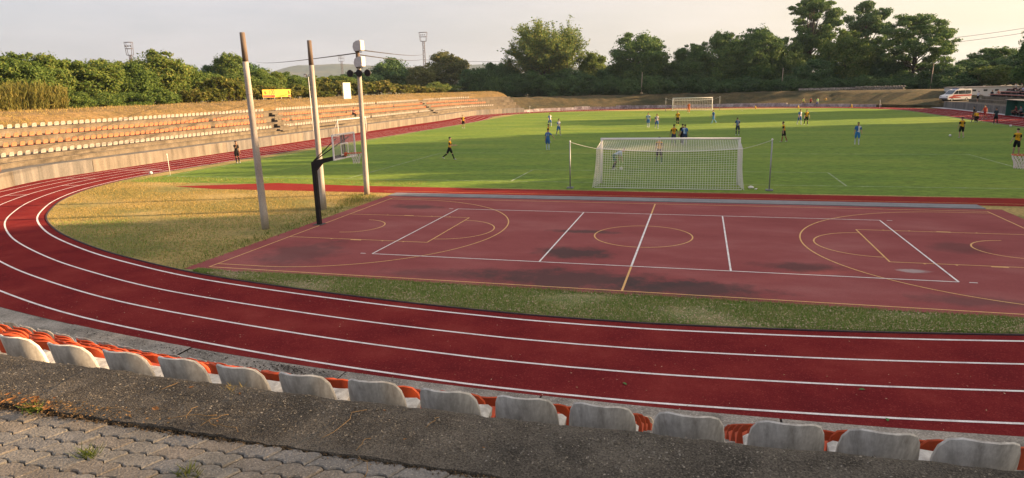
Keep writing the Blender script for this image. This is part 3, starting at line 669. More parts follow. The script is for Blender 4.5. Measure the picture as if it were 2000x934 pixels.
def floodlight(z):
    e = empty('floodlight', (-15.38, 7.75, z), 0, 'white boxy floodlight mounted at the %s of the loudspeaker pole' % ('very top' if z > 7.2 else 'upper side, under the topmost floodlight'), 'floodlight')
    hb = MB(); n = 8; A = []; B = []
    prof = [(-.05, -.22), (-.12, 0), (-.06, .2), (.1, .3), (.32, .32), (.34, -.18)]
    for y in (-.2, .2): A.append([(x, y, zz) for x, zz in prof])
    hb.strip(A[0]+[A[0][0]], A[1]+[A[1][0]]); k = len(prof); hb.add(A[0], [tuple(range(k))]); hb.add(A[1], [tuple(range(k-1, -1, -1))])
    hb.build('housing', flat('lamp_housing', (.42, .43, .47), rough=.5), e)
    MB().box((.342, 0, .07), (.012, .36, .44)).build('lens', flat('lamp_lens', (.72, .70, .62), rough=.2), e)
    br = MB(); br.box((.12, 0, -.26), (.36, .05, .04)); br.box((.0, 0, -.24), (.05, .3, .04)); br.build('bracket', M_dark_metal, e); return e
floodlight(7.72); floodlight(6.92)
e = empty('loudspeaker_bar', (-15.40, 7.7, 6.42), math.radians(12), 'horizontal dark bar clamped to the pole holding the black loudspeakers', 'bar')
MB().tube([(-.62, 0, 0), (.66, 0, 0)], .018, 8).build('rail', M_black, e); MB().box((0, .06, 0), (.34, .1, .1)).build('clamp', M_dark_metal, e)
for dx, lab in ((-.34, 'on the stadium-wall side of the pole'), (.13, 'close against the pole, in the middle'), (.58, 'at the court-side end of the bar')):
    c = math.cos(math.radians(12)); s_ = math.sin(math.radians(12))
    e = empty('loudspeaker', (-15.40+dx*c, 7.66+dx*s_, 6.40), 0, f'round black loudspeaker {lab}', 'loudspeaker', 'round black loudspeakers on the pole'); e.scale = (.6, .6, .6)
    hs = MB(); prof = [(.0, .30), (-.02, .28), (-.17, .26), (-.20, .20)]; n = 20
    for (y0, r0), (y1, r1) in (((-.16, .29), (-.12, .31)), ((-.12, .31), (.03, .27)), ((.03, .27), (.15, .12))):
        hs.tube([(0, y0, 0), (0, y1, 0)], [r0, r1], n, cap=False)
    hs.tube([(0, .14, 0), (0, .22, 0)], .12, n); hs.build('horn', M_black, e)
    g_ = MB(); g_.sphere((0, -.155, 0), (.285, .045, .285), 20, 8); g_.build('grille', flat('speaker_grille', (.018, .016, .02), rough=.8), e)
    MB().ring((0, -.15, 0), .285, .018, 'y', 24, 6).build('rim', M_dark_metal, e)

# ------------------------------------------------------------------ basketball stands
def hoop(s, label):
    e = empty('basketball_hoop', (s*13.56, 0, 0), 0 if s < 0 else math.pi, label, 'basketball hoop')
    # local: +X points to the court
    o = MB().box((0, 0, 1.3), (.17, .17, 2.62)).build('post', M_black, e); bevel(o, .012)
    o = MB().box((0, 0, .015), (.42, .42, .03)).build('base_plate', M_dark_metal, e)
    a = MB(); w = .07
    side = [(-.09, 2.42), (-.09, 2.66), (.10, 2.74), (1.46, 3.02), (1.46, 2.86), (.42, 2.62), (.09, 2.30)]
    for y in (-w, w): a.add([(x, y, z) for x, z in side], [tuple(range(len(side))) if y < 0 else tuple(range(len(side)-1, -1, -1))])
    L = [(x, -w, z) for x, z in side]; Rr = [(x, w, z) for x, z in side]; a.strip(L+[L[0]], Rr+[Rr[0]]); a.build('arm', M_black, e)
    for y in (-.32, .32): MB().tube([(.02, y*.1, 2.72), (1.44, y*1.6, 3.68)], .022, 6).build('strut', M_black, e)
    b = empty('backboard', (1.46, 0, 0)); b.parent = e
    gl = bpy.data.materials.get('board_acrylic')
    if gl is None:
        gl = bpy.data.materials.new('board_acrylic'); gl.use_nodes = True; nt = gl.node_tree; pb = nt.nodes['Principled BSDF']; pb.inputs['Base Color'].default_value = (.62, .62, .64, 1); pb.inputs['Roughness'].default_value = .25
        tr = nt.nodes.new('ShaderNodeBsdfTransparent'); tr.inputs['Color'].default_value = (.93, .93, .94, 1); ms = nt.nodes.new('ShaderNodeMixShader'); ms.inputs[0].default_value = .30
        nz = nt.nodes.new('ShaderNodeTexNoise'); nz.inputs['Scale'].default_value = 5; mr = nt.nodes.new('ShaderNodeMapRange'); mr.inputs['To Min'].default_value = .06; mr.inputs['To Max'].default_value = .2; nt.links.new(nz.outputs['Fac'], mr.inputs['Value']); nt.links.new(mr.outputs['Result'], ms.inputs[0])
        nt.links.new(tr.outputs[0], ms.inputs[1]); nt.links.new(pb.outputs[0], ms.inputs[2]); nt.links.new(ms.outputs[0], nt.nodes['Material Output'].inputs['Surface'])
    MB().box((.02, 0, 3.34), (.014, 1.70, .96)).build('pane', gl, b)
    fr = MB(); H0, H1, Y = 2.83, 3.85, .89
    fr.box((.02, 0, H0+.03), (.05, 2*Y, .06)); fr.box((.02, 0, H1-.03), (.05, 2*Y, .06)); fr.box((.02, -Y+.03, 3.34), (.05, .06, .9)); fr.box((.02, Y-.03, 3.34), (.05, .06, .9)); fr.build('frame', M_white_metal, b)
    sq = MB()
    for y in (-.27, .27): sq.box((.031, y, 3.22), (.006, .055, .46))
    for z in (3.0, 3.44): sq.box((.0315, 0, z), (.006, .595, .055))
    sq.build('target_square', M_white_metal, b)
    bk = MB(); bk.box((-.03, -.10, 3.34), (.04, .07, .94)); bk.box((-.03, .10, 3.34), (.04, .07, .94)); bk.build('back_bars', M_dark_metal, b)
    r = empty('rim', (1.98, 0, 3.05)); r.parent = e
    MB().ring((0, 0, 0), .228, .013, 'z', 28, 6).build('ring', M_rim, r); k = MB(); k.box((-.35, 0, -.02), (.24, .16, .03)); k.box((-.46, 0, -.05), (.02, .2, .14)); k.build('bracket', M_rim, r)
    nt_ = MB(); N = 12; prof = [(.225, 0), (.205, -.1), (.165, -.2), (.14, -.3), (.135, -.42)]
    for d in (-1, 1):
        for i in range(N):
            pts = [(q*math.cos(2*math.pi*(i+d*.5*k)/N), q*math.sin(2*math.pi*(i+d*.5*k)/N), z) for k, (q, z) in enumerate(prof)]; nt_.tube(pts, .0075, 4, False)
    nt_.build('net', M_net, r); return e
hoop(-1, 'black post basketball hoop with clear backboard beside the concrete poles'); hoop(1, 'basketball hoop on the stadium-entrance side of the court, opposite the concrete poles')

# ------------------------------------------------------------------ football goals
def net_panel(mb, corners, nu, nv, r, sag=None):
    """knotted square mesh spanned over a bilinear patch"""
    c = [Vector(q) for q in corners]
    def P(u, v):
        p = c[0]*(1-u)*(1-v)+c[1]*u*(1-v)+c[2]*u*v+c[3]*(1-u)*v
        if sag: p = p+sag(u, v)
        return p
    for i in range(nu+1): mb.tube([P(i/nu, j/8) for j in range(9)], r, 3, False)
    for j in range(nv+1): mb.tube([P(i/8, j/nv) for i in range(9)], r, 3, False)
def goal(y, face, label, near, rot=0.0):
    """face=+1: net extends to -Y (behind the near goal line)"""
    e = empty('football_goal', (GX, y, 0), rot, label, 'goal')
    W, H, R_ = 3.72, 2.44, .06
    for sx in (-1, 1): MB().tube([(sx*W, 0, 0), (sx*W, 0, H+.06)], R_, 12).build('post', M_white_metal, e)
    MB().tube([(-W-R_, 0, H+.06), (W+R_, 0, H+.06)], R_, 12).build('crossbar', M_white_metal, e)
    D = -2.05*face; DT = -1.35*face; zt = 2.08
    r = .0085 if near else .012; k = 1 if near else .35
    n = MB(); cell = .125 if near else .3
    def ss(u, v): return Vector((0, 0, -.07*math.sin(math.pi*u)))
    net_panel(n, [(-W, 0, H+.02), (W, 0, H+.02), (W+.1, DT, zt), (-W-.1, DT, zt)], int(2*W/cell), int(1.5/cell), r, lambda u, v: Vector((0, 0, -.16*v*math.sin(math.pi*u)-.05*math.sin(math.pi*v))))
    net_panel(n, [(-W-.1, DT, zt), (W+.1, DT, zt), (W+.1, D, .02), (-W-.1, D, .02)], int(2*W/cell), int(2.2/cell), r, lambda u, v: Vector((0, .12*face*math.sin(math.pi*v), -.16*(1-v)*math.sin(math.pi*u))))
    for sx in (-1, 1): net_panel(n, [(sx*W, 0, H), (sx*(W+.1), DT, zt), (sx*(W+.22), D, .02), (sx*(W+.02), 0, .02)], int(1.5/cell), int(2.3/cell), r, lambda u, v, sx=sx: Vector((-sx*.06*math.sin(math.pi*v), 0, 0)))
    n.build('net', M_net, e)
    rp = MB(); rp.tube([((-W-.1)+(2*W+.2)*i/16, DT, zt-.16*math.sin(math.pi*i/16)) for i in range(17)], .022 if near else .03, 5); rp.tube([(-W-.1, D, .03), (W+.1, D, .03)], .02, 5); rp.build('net_rope', M_net, e)
    return e
goal(GY, 1, 'white football goal with square-mesh net right behind the court, its keeper stooping', True)
goal(FY, -1, 'distant white football goal in front of the far grassy bank', False)
def tie_pole(x, y, h, label, gy, gx, zt=2.08):
    e = empty('net_pole', (x, y, 0), 0, label, 'pole')
    MB().tube([(0, 0, 0), (0, 0, h)], .035, 10).build('shaft', M_grey_metal, e); MB().sphere((0, 0, h), .05, 10, 6).build('cap', M_white_metal, e); MB().box((0, 0, .03), (.34, .34, .07)).build('foot', M_strip, e)
    MB().tube([(0+(gx-x)*i/8, (gy-y)*i/8, h-.03+(zt-h+.03)*i/8-.03*math.sin(math.pi*i/8)) for i in range(9)], .009, 5).build('tie_rope', M_net, e)
tie_pole(-4.87, 11.25, 2.55, 'slim grey net pole on the poles side of the near goal', GY-1.35, GX-3.82)
tie_pole(5.42, 11.6, 2.6, 'slim grey net pole beside the litter by the near goal', GY-1.35, GX+3.82)
tie_pole(-4.9, 113.4, 2.5, 'slim pale net pole on the seating side of the distant goal', FY+1.35, GX-3.82)
tie_pole(5.4, 113.4, 2.6, 'slim pale net pole on the ambulance side of the distant goal', FY+1.35, GX+3.82)

# ------------------------------------------------------------------ corner flags, cones, balls
def corner_flag(x, y, label, col=(.62, .60, .58)):
    e = empty('corner_flag', (x, y, 0), RND.uniform(0, 6), label, 'flag')
    MB().tube([(0, 0, 0), (.05, 0, 1.55)], [.022, .018], 8).build('pole', M_white_metal, e)
    fl_ = MB(); A = [(.035+.02*i, .03*math.sin(i*1.3), 1.53-.02*i) for i in range(6)]; B = [(.035+.012*i, .03*math.sin(i*1.3+.5), 1.1+.05*i) for i in range(6)]; fl_.strip(A, B, True); fl_.strip([(a, b+.004, c) for a, b, c in A], [(a, b+.004, c) for a, b, c in B], True); fl_.build('cloth', flat('flag_cloth', col), e)
corner_flag(-34.24, 14.1, 'corner flag with limp pale cloth near the start marks of the track')
corner_flag(-32.4, 111.2, 'far corner flag in front of the end of the long stand')
corner_flag(33.3, 111.8, 'far corner flag on the side of the parked ambulance')
def ball(x, y, label):
    e = empty('football', (x, y, .11), RND.uniform(0, 3), label, 'ball')
    MB().sphere((0, 0, 0), .11, 16, 10).build('casing', M_white_metal, e); pt_ = MB()
    for a, b in ((0, .3), (1.3, -.2), (2.5, .4), (3.8, -.3), (5.0, .2), (0, 1.45)):
        d = Vector((math.cos(a)*math.cos(b), math.sin(a)*math.cos(b), math.sin(b))); u = d.orthogonal().normalized(); v = d.cross(u)
        pt_.add([d*.1112+(u*math.cos(2*math.pi*k/5)+v*math.sin(2*math.pi*k/5))*.036-d*.004 for k in range(5)], [(0, 1, 2, 3, 4)])
    pt_.build('dark_patch', M_black, e)
ball(-36.1, 14.3, 'white ball lying by the track near the corner flag'); ball(-3.0, 19.35, 'ball at the feet of the stooping goalkeeper'); ball(24.2, 46.0, 'ball on the grass behind the number 11 yellow player'); ball(33.9, 59.0, 'white ball on the touchline by the linesman in dark kit')
def cone(x, y, lab):
    e = empty('marker_cone', (x, y, 0), 0, lab, 'cone', 'yellow cones'); m_ = flat('cone_yellow', (.62, .42, .04))
    MB().tube([(0, 0, .02), (0, 0, .62)], [.16, .04], 12).build('body', m_, e); MB().box((0, 0, .012), (.4, .4, .025)).build('base', m_, e)
cone(20.2, 117.2, 'yellow marker cone on the far grass beside the warming-up group'); cone(12.4, 118.0, 'yellow marker cone on the far grass between the distant goal and the warming-up group'); cone(29.8, 117.8, 'yellow marker cone on the far grass toward the far corner flag')
# small litter by the near goal
e = empty('litter_bag', (4.55, 12.1, 0), .4, 'crumpled white plastic bag on the grass by the goal', 'litter')
lm = MB(); lm.sphere((0, 0, .07), (.16, .1, .08), 9, 6); lm.v = [(x+.03*math.sin(31*y+17*z), y+.03*math.sin(29*x), max(0, z+.02*math.sin(40*x))) for x, y, z in lm.v]; lm.build('bag', M_net, e)
e = empty('plastic_bottle', (4.75, 11.75, .035), 1.0, 'small white bottle lying on the grass by the goal', 'bottle'); MB().tube([(0, 0, 0), (.16, 0, 0), (.19, 0, 0), (.23, 0, 0)], [.035, .035, .014, .014], 10).build('body', M_white_metal, e); MB().tube([(.23, 0, 0), (.25, 0, 0)], .017, 8).build('cap', M_rim, e)

# ------------------------------------------------------------------ objects along the left stand
e = empty('lamp_pole', (-42.35, 45.6, 0), 0, 'thin white pole with two small round lamps before the long stand', 'lamp pole')
MB().tube([(0, 0, 0), (0, 0, 7.3)], [.055, .035], 8).build('pole', M_white_metal, e); MB().box((0, 0, 7.28), (.9, .06, .06)).build('crossarm', M_dark_metal, e)
for dx in (-.32, .34):
    l_ = empty('lamp', (dx, -.02, 7.42)); l_.parent = e
    MB().tube([(0, .12, .05), (0, -.1, -.05)], [.1, .2], 14).build('housing', M_dark_metal, l_); MB().sphere((0, -.1, -.05), (.17, .06, .17), 14, 6).build('lens', M_white_metal, l_)
# portable goal frame leaning by the wall
e = empty('goal_frame', (-40.9, 51.0, 0), math.radians(90), 'thin portable white goal frame without net parked against the stand wall', 'goal')
fr = MB(); 
for x in (-2.2, 5.0): fr.tube([(x, 0, 0), (x, 0, 2.05)], .045, 8)
fr.build('posts', M_white_metal, e); MB().tube([(-2.25, 0, 2.05), (5.05, 0, 2.05)], .045, 8).build('crossbar', M_white_metal, e)
sb = MB()
for x in (-2.2, 5.0): sb.tube([(x, 0, 2.0), (x, .95, .05)], .03, 6); sb.tube([(x, 0, .04), (x, .95, .04)], .03, 6)
sb.build('side_braces', M_white_metal, e)
e = empty('steel_post', (-41.8, 7.9, 0), 0, 'rusty brown steel post at the foot of the stand wall', 'post'); MB().tube([(0, 0, 0), (-.05, 0, 2.1)], .06, 8).build('shaft', flat('rust_brown', (.16, .09, .06), rough=.9), e); MB().box((0, 0, .02), (.2, .2, .04)).build('foot', M_strip, e)
# advert banner on legs
ban = empty('advert_banner', (-56, 58.8, 4.5), math.radians(90), 'yellow and red advertising banner on thin legs above the long stand', 'banner')
def bpart(nm, x0, x1, z0, z1, m, y=0.0): MB().box(((x0+x1)/2, y, (z0+z1)/2), (x1-x0, .03 if y == 0 else .008, z1-z0)).build(nm, m, ban)
M_bann = mat('banner_yellow', [(.50, .27, .03), (.58, .38, .05)], scale=.6, rough=.6); M_bred = flat('banner_red', (.55, .05, .035)); M_bor = flat('banner_orange', (.75, .24, .03)); M_bdk = flat('banner_dark', (.06, .02, .02))
bpart('panel', -3.3, 3.3, .38, 1.45, M_bann)
def bprint(nm, x0, x1, z0, z1, m): bpart(nm, x0, x1, z0, z1, m, -.022)
bprint('red_band', -3.22, -.55, .42, .70, M_bred); bprint('red_corner', 2.55, 3.22, .42, .66, M_bred); bprint('white_note', -1.35, -.65, .47, .56, M_white_metal)
def text_mesh(nm, body, size, m, parent, loc, rot, ext=.004):
    cu = bpy.data.curves.new(nm, 'FONT'); cu.body = body; cu.size = size; cu.align_x = 'CENTER'; cu.align_y = 'CENTER'; cu.extrude = ext
    t_ = bpy.data.objects.new(nm, cu); COL.objects.link(t_); bpy.context.view_layer.update(); dg = bpy.context.evaluated_depsgraph_get()
    me = bpy.data.meshes.new_from_object(t_.evaluated_get(dg)); bpy.data.objects.remove(t_); bpy.data.curves.remove(cu)
    o = mesh_obj(nm, me, m, parent, loc); o.rotation_euler = rot; return o
text_mesh('numerals', '100', .95, M_bred, ban, (-1.25, -.03, 1.05), (math.pi/2, 0, 0))
for i in range(9): bprint('print_block', -.3+i*.30, -.3+i*.30+.2, .46, .46+.30*(.7+.3*((i*7) % 3)/2), M_bor)
for x in (-2.65, 2.85):
    em = MB(); em.tube([(x, -.018, 1.05), (x, -.028, 1.05)], .26, 16); em.build('emblem_disc', M_bor, ban)
    em = MB(); em.tube([(x-.08, -.03, 1.12), (x-.08, -.036, 1.12)], .12, 10); em.tube([(x+.1, -.03, .95), (x+.1, -.036, .95)], .09, 10); em.build('emblem_mark', M_bdk, ban)
for x in (-3.1, -.6, 1.0, 3.1): MB().tube([(x, .03, -.35), (x, .03, .8)], .03, 6).build('leg', M_white_metal, ban)
tot = empty('sign_totem', (-52.2, 71.6, 3.8), math.radians(84), 'tall pale green-white sign board with a faint emblem on the bank', 'sign')
M_tot = mat('totem_white', [(.56, .62, .52), (.66, .70, .60)], scale=.8, rough=.6); o = MB().box((0, 0, 1.45), (1.9, .22, 3.0)).build('board', M_tot, tot)
MB().box((0, 0, 2.965), (1.96, .26, .06)).build('cap', flat('totem_cap', (.35, .36, .34)), tot)
em = MB(); A = [(-.45, -.115, 1.9), (-.3, -.115, 1.2), (0, -.115, .8), (.3, -.115, 1.2), (.45, -.115, 1.9)]; B = [(x*.8, y, z+.08 if abs(x) < .1 else z) for x, y, z in A]; em.strip(A, B); em.build('emblem', flat('emblem_grey', (.36, .42, .34)), tot)
em = MB(); em.tube([(0, -.112, 1.35), (0, -.118, 1.35)], .1, 10); em.tube([(0, -.112, 1.75), (0, -.118, 1.75)], .13, 10); em.build('emblem_dots', flat('emblem_grey2', (.34, .40, .33)), tot)

# ------------------------------------------------------------------ floodlight towers, wires, slim poles
def tower(x, y, h, label, w=.5, W=1.0):
    e = empty('floodlight_tower', (x, y, 0), RND.uniform(-.3, .3), label, 'tower'); zt = h-3.4
    m_ = MB()
    for sx, sy in ((-1, -1), (1, -1), (1, 1), (-1, 1)): m_.tube([(sx*w*.9, sy*w*.9, 0), (sx*w*.55, sy*w*.55, zt)], .06, 5)
    m_.build('legs', M_tower, e); m_ = MB(); n = int(zt/1.5)
    for i in range(n):
        z0, z1 = zt*i/n, zt*(i+1)/n; a = w*(.9-.35*i/n); b = w*(.9-.35*(i+1)/n)
        for (p, q), (p2, q2) in (((-1, -1), (1, -1)), ((1, -1), (1, 1)), ((1, 1), (-1, 1)), ((-1, 1), (-1, -1))): m_.tube([(p*b, q*b, z1), (p2*b, q2*b, z1)], .05, 4); m_.tube([(p*a, q*a, z0), (p2*b, q2*b, z1)], .035, 4)
    m_.build('lattice', M_tower, e); m_ = MB()
    for z in (zt, zt+1.5, zt+3.0): k = 1+.12*(z-zt); m_.tube([(-W*k, -W*.6, z), (W*k, -W*.6, z)], .07, 5); m_.tube([(-W*k, W*.6, z), (W*k, W*.6, z)], .07, 5); m_.tube([(-W*k, -W*.6, z), (-W*k, W*.6, z)], .06, 5); m_.tube([(W*k, -W*.6, z), (W*k, W*.6, z)], .06, 5)
    for sx in (-1, 1):
        for sy in (-1, 1): m_.tube([(sx*W, sy*W*.6, zt), (sx*W*1.36, sy*W*.6, zt+3.0)], .06, 5)
    m_.build('cage', M_tower, e)
    for i in range(3): MB().box((-.6+.6*i, -W*.6, zt+2.1), (.3, .2, .3)).build('lamp', M_tower, e)
tower(-131.5, 110, 18.6, 'slender lattice floodlight tower with empty cage above the sunlit trees of the long stand', .36, .62)
tower(-93, 200, 25.2, 'tall lattice floodlight tower beside the tawny tree', .55); tower(-160, 260, 22.2, 'small distant floodlight tower in front of the hazy hill', .55)
def wire(a, b, sag, label, grp=None, r=.035):
    a, b = Vector(a), Vector(b); pts = [a.lerp(b, i/24)+Vector((0, 0, -4*sag*(i/24)*(1-i/24))) for i in range(25)]
    o = MB().tube(pts, r, 4).build('overhead_wire', M_dark_metal); tag(o, label, 'wire', grp)
wire((-15.4, 7.8, 7.42), (-144, 175, 15.8), .4, 'thin overhead wire from the loudspeaker pole across the hazy hill', r=.03)
wire((-15.4, 7.8, 7.6), (-93, 200, 17.5), .4, 'upper of two wires running from the loudspeaker pole to the tall tower', r=.03); wire((-15.4, 7.8, 7.35), (-93, 200, 16.0), .5, 'lower of two wires running from the loudspeaker pole to the tall tower', r=.03)
wire((-93, 200, 15.5), (-40, 215, 14.5), .8, 'wire from the tall tower into the big golden tree', r=.05)
wire((70, 226, 16.6), (140, 240, 27.0), 1.5, 'upper of two wires in the warm sky beside the layered tree', r=.055); wire((70, 226, 15.2), (140, 240, 25.4), 1.5, 'lower of two wires in the warm sky beside the layered tree', r=.055)
for x, lab in ((-12.1, 'slim pale utility pole before the dark dense round-topped tree'), (19.4, 'slim pale utility pole before the dark oaks'), (49.5, 'slim leaning utility pole below the layered tree')):
    o = empty('utility_pole', (x, 141, 2.7), 0, lab, 'pole'); MB().tube([(0, 0, 0), (.15, 0, 5.4)], [.1, .07], 8).build('shaft', flat('pole_pale', (.34, .28, .22)), o); MB().box((.15, 0, 5.2), (.5, .06, .06)).build('crossarm', M_dark_metal, o)

# ------------------------------------------------------------------ distant hill
hx = [-2600, -2200, -1950, -1781, -1668, -1535, -1419, -1261, -1087, -877, -676, -300, 200, 900, 1800]; hz = [20, 40, 55, 71, 96, 112, 112, 101, 92, 89, 87, 60, 45, 35, 25]
N = 120; grid = []; r_ = random.Random(11)
for d, k in ((-700, 0), (-450, .28), (-220, .62), (-60, .93), (0, 1), (200, .9), (600, .3)):
    row = []
    for i in range(N+1):
        x = -2600+4400*i/N; z = np.interp(x, hx, hz)*k+(4*math.sin(x*.013+d)+3*math.sin(x*.031)+r_.uniform(-1.5, 1.5))*min(1, k*1.2)*(.4 if k == 1 else 1); row.append((x*(2400+d)/2400 if False else x, 2400+d, z-1))
    grid.append(row)
m_ = MB()
for a, b in zip(grid[:-1], grid[1:]): m_.strip(a, b, True)
tag(m_.build('hill', M_hill), kind='structure')

# ------------------------------------------------------------------ right-hand stand, ambulance, building, dugout
rst = empty('concrete_stand', (44, 92, 0), label='small terraced concrete stand with red benches beside the ambulance', cat='stand'); bpy.context.view_layer.update()
def rbox(nm, x0, x1, y0, y1, z0, z1, m): return childw(MB().box(((x0+x1)/2, (y0+y1)/2, (z0+z1)/2), (x1-x0, y1-y0, z1-z0)).build(nm, m), rst)
for i in range(8): rbox('wall_panel', 43.4+.01*(i % 2), 43.7, 62+i*6.2, 62+i*6.2+6.17, -.03, 1.08, M_wall2)
rbox('terrace', 43.7, 46.4, 62, 111.5, -.02, 1.06, M_step)
for i, (x0, x1, z, y1) in enumerate(((46.4, 47.7, 1.5, 109), (47.7, 49.0, 1.95, 107.5), (49.0, 50.3, 2.35, 106.5), (50.3, 53.5, 2.75, 106))): rbox('step', x0, x1, 62, y1, 1.0, z, M_step if i < 2 else M_wall2)
for x, z in ((48.5, 1.95), (49.8, 2.35), (51.2, 2.75)):
    for j in range(4): rbox('bench_board', x-.42, x+.42, 66+j*10, 66+j*10+9.9, z+.32, z+.38, M_red_bench)
    for j in range(20): rbox('bench_support', x-.3, x+.3, 67+j*2, 67.15+j*2, z, z+.32, M_wall2)
m_ = MB(); m_.add([(42.0, 62, .004), (43.4, 62, .004), (43.4, 122, .004), (41.6, 126, .004)], [(0, 1, 2, 3)]); tag(m_.build('apron_pavement', mat('apron_pale', [(.40, .41, .44), (.52, .53, .55)], scale=.7, rough=.9)), kind='structure')
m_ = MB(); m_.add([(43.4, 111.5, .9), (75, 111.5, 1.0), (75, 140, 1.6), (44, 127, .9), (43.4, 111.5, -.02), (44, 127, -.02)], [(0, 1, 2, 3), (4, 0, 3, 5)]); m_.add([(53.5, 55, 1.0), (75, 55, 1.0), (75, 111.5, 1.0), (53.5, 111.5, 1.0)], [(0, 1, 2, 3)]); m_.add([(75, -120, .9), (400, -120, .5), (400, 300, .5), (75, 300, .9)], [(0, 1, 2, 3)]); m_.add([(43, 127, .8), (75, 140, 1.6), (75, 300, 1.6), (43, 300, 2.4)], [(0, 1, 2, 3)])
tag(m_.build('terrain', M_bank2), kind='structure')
bl = empty('low_building', (52.6, 119.6, .95), math.radians(-2), 'long low white rendered building behind the ambulance', 'building')
MB().box((0, 2, 1.15), (11.6, 4, 2.35)).build('wall', M_bwall, bl); MB().box((0, 2, 2.37), (12.0, 4.4, .1)).build('roof', M_strip, bl)
for x in (-2.0, -.2, 1.6, 3.4):
    w_ = empty('window', (x, -.01, 1.75)); w_.parent = bl; MB().box((0, 0, 0), (.72, .06, .42)).build('frame', M_bwall, w_); MB().box((0, -.035, 0), (.6, .02, .32)).build('pane', M_glass_dark, w_)
MB().box((-4.6, -.03, 1.95), (.7, .05, .1)).build('vent', M_strip, bl)
# rubble wall right of the far bank, stones laid dry
rub = empty('rubble_wall', (33, 137.5, 2.4), 0, 'rough grey rubble stone wall on top of the far bank', 'wall'); bpy.context.view_layer.update()
SM = []
for v in range(4):
    m_ = MB(); m_.sphere((0, 0, 0), (.34, .25, .2), 6, 4); rr2 = random.Random(v); m_.v = [(x*rr2.uniform(.8, 1.15), y*rr2.uniform(.8, 1.15), z*rr2.uniform(.85, 1.1)) for x, y, z in m_.v]; m_.sm = [False]*len(m_.sm); q = m_.mesh('stone'); q.materials.append(M_stone); SM.append(q)
for i in range(40):
    for j in range(4):
        hgt = 1.35 if i > 20 else .75
        if j*.34 > hgt: continue
        o = bpy.data.objects.new('stone', RND.choice(SM)); COL.objects.link(o); o.parent = rub; o.location = (-10+i*.52+(.26 if j % 2 else 0), RND.uniform(-.06, .06), .12+j*.33); o.rotation_euler = (0, 0, RND.uniform(0, 6)); o.scale = (RND.uniform(.85, 1.15),)*3
MB().box((.2, .35, .5), (21, .5, 1.3)).build('core', M_stone, rub)
MB().box((14.2, -6, -.2), (5.6, .3, 1.1)).build('concrete_patch', M_wall2, rub)
# ambulance
van = empty('ambulance', (46.4, 115.6, .96), math.radians(206), 'white ambulance van with red side stripe parked above the terrace', 'ambulance'); LX = 2.45
body = [(2.45, .42), (2.48, .75), (2.38, .98), (1.55, 1.22), (.78, 1.95), (.35, 2.08), (-2.3, 2.1), (-2.42, 1.9), (-2.46, .5), (-2.4, .35), (2.3, .32)]
def extr(name, prof, w0, w1, m, par, inset=None):
    m_ = MB(); k = len(prof); A = [(x, -w0, z) for x, z in prof]; B = [(x, w0, z) for x, z in prof]
    if inset: A = [(x, -(w0-inset*max(0, (z-1.0))), z) for x, z in prof]; B = [(x, -y, z) for x, y, z in A]
    m_.add(A, [tuple(range(k))]); m_.add(B, [tuple(range(k-1, -1, -1))]); m_.strip(A+[A[0]], B+[B[0]]); o = m_.build(name, m, par); return o
M_vanw = mat('van_white', [(.66, .67, .70), (.74, .75, .77)], scale=1.0, rough=.3, spec=.5, world=False); o = extr('body', body, .96, .9, M_vanw, van, .09); bevel(o, .035, 2)
M_vred = flat('van_red', (.48, .04, .03), rough=.35)
def vwin(pts, m, nm, off_=.012):
    for sgn in (-1, 1):
        m_ = MB(); m_.add([(x, sgn*(.96-.09*max(0, z-1)+off_), z) for x, z in pts], [tuple(range(len(pts)))]); m_.build(nm, m, van)
vwin([(1.35, 1.28), (.75, 1.86), (.42, 1.9), (.42, 1.28)], M_glass_dark, 'side_window'); vwin([(.3, 1.28), (.3, 1.88), (-1.0, 1.9), (-1.0, 1.28)], M_glass_dark, 'side_window'); vwin([(-1.1, 1.28), (-1.1, 1.9), (-2.25, 1.88), (-2.25, 1.28)], M_glass_dark, 'side_window')
vwin([(1.4, .92), (1.4, 1.14), (-2.4, 1.14), (-2.4, .92)], M_vred, 'stripe'); vwin([(2.2, .8), (1.5, .9), (-.2, .72), (-.2, .6), (2.2, .6)], M_vred, 'stripe', .014)
m_ = MB(); m_.add([(1.5, -.8, 1.27), (1.5, .8, 1.27), (.83, .74, 1.92), (.83, -.74, 1.92)], [(0, 1, 2, 3)]); m_.v = [(x+.03, y, z+.02) for x, y, z in m_.v]; m_.build('windscreen', flat('windscreen', (.05, .08, .11), rough=.1, spec=.7), van)
for sy in (-1, 1):
    MB().box((2.43, sy*.72, .86), (.12, .34, .16)).build('headlight', flat('headlight', (.5, .5, .5), rough=.2), van)
    for x in (1.55, -1.5):
        wh = empty('wheel', (x, sy*.88, .34)); wh.parent = van; MB().ring((0, 0, 0), .24, .1, 'y', 20, 8).build('tyre', M_black, wh); MB().tube([(0, -.06, 0), (0, .06, 0)], .19, 14).build('rim', M_grey_metal, wh)
MB().box((2.47, 0, .45), (.1, 1.8, .24)).build('bumper', M_dark_metal, van); MB().box((.15, 0, 2.14), (.28, 1.2, .12)).build('light_bar', flat('beacon_blue', (.05, .12, .4), rough=.2), van)
# dugout
dg_ = empty('dugout', (42.75, 74.0, 0), 0, 'green sheet-sided team dugout at the trackside of the terraced stand', 'shelter')
MB().box((.35, 4.0, 1.05), (.06, 8, 2.1)).build('back_sheet', M_green, dg_)
for y in (0, 8): MB().box((-.25, y, 1.05), (1.2, .06, 2.1)).build('end_sheet', M_green, dg_)
MB().box((-.3, 4, 2.13), (1.5, 8.3, .06)).build('roof', M_strip, dg_); MB().box((-.05, 4, .42), (.45, 7.6, .06)).build('bench', M_red_bench, dg_)
for y in (.5, 2.8, 5.2, 7.5): MB().box((-.05, y, .2), (.4, .08, .4)).build('bench_leg', M_dark_metal, dg_)

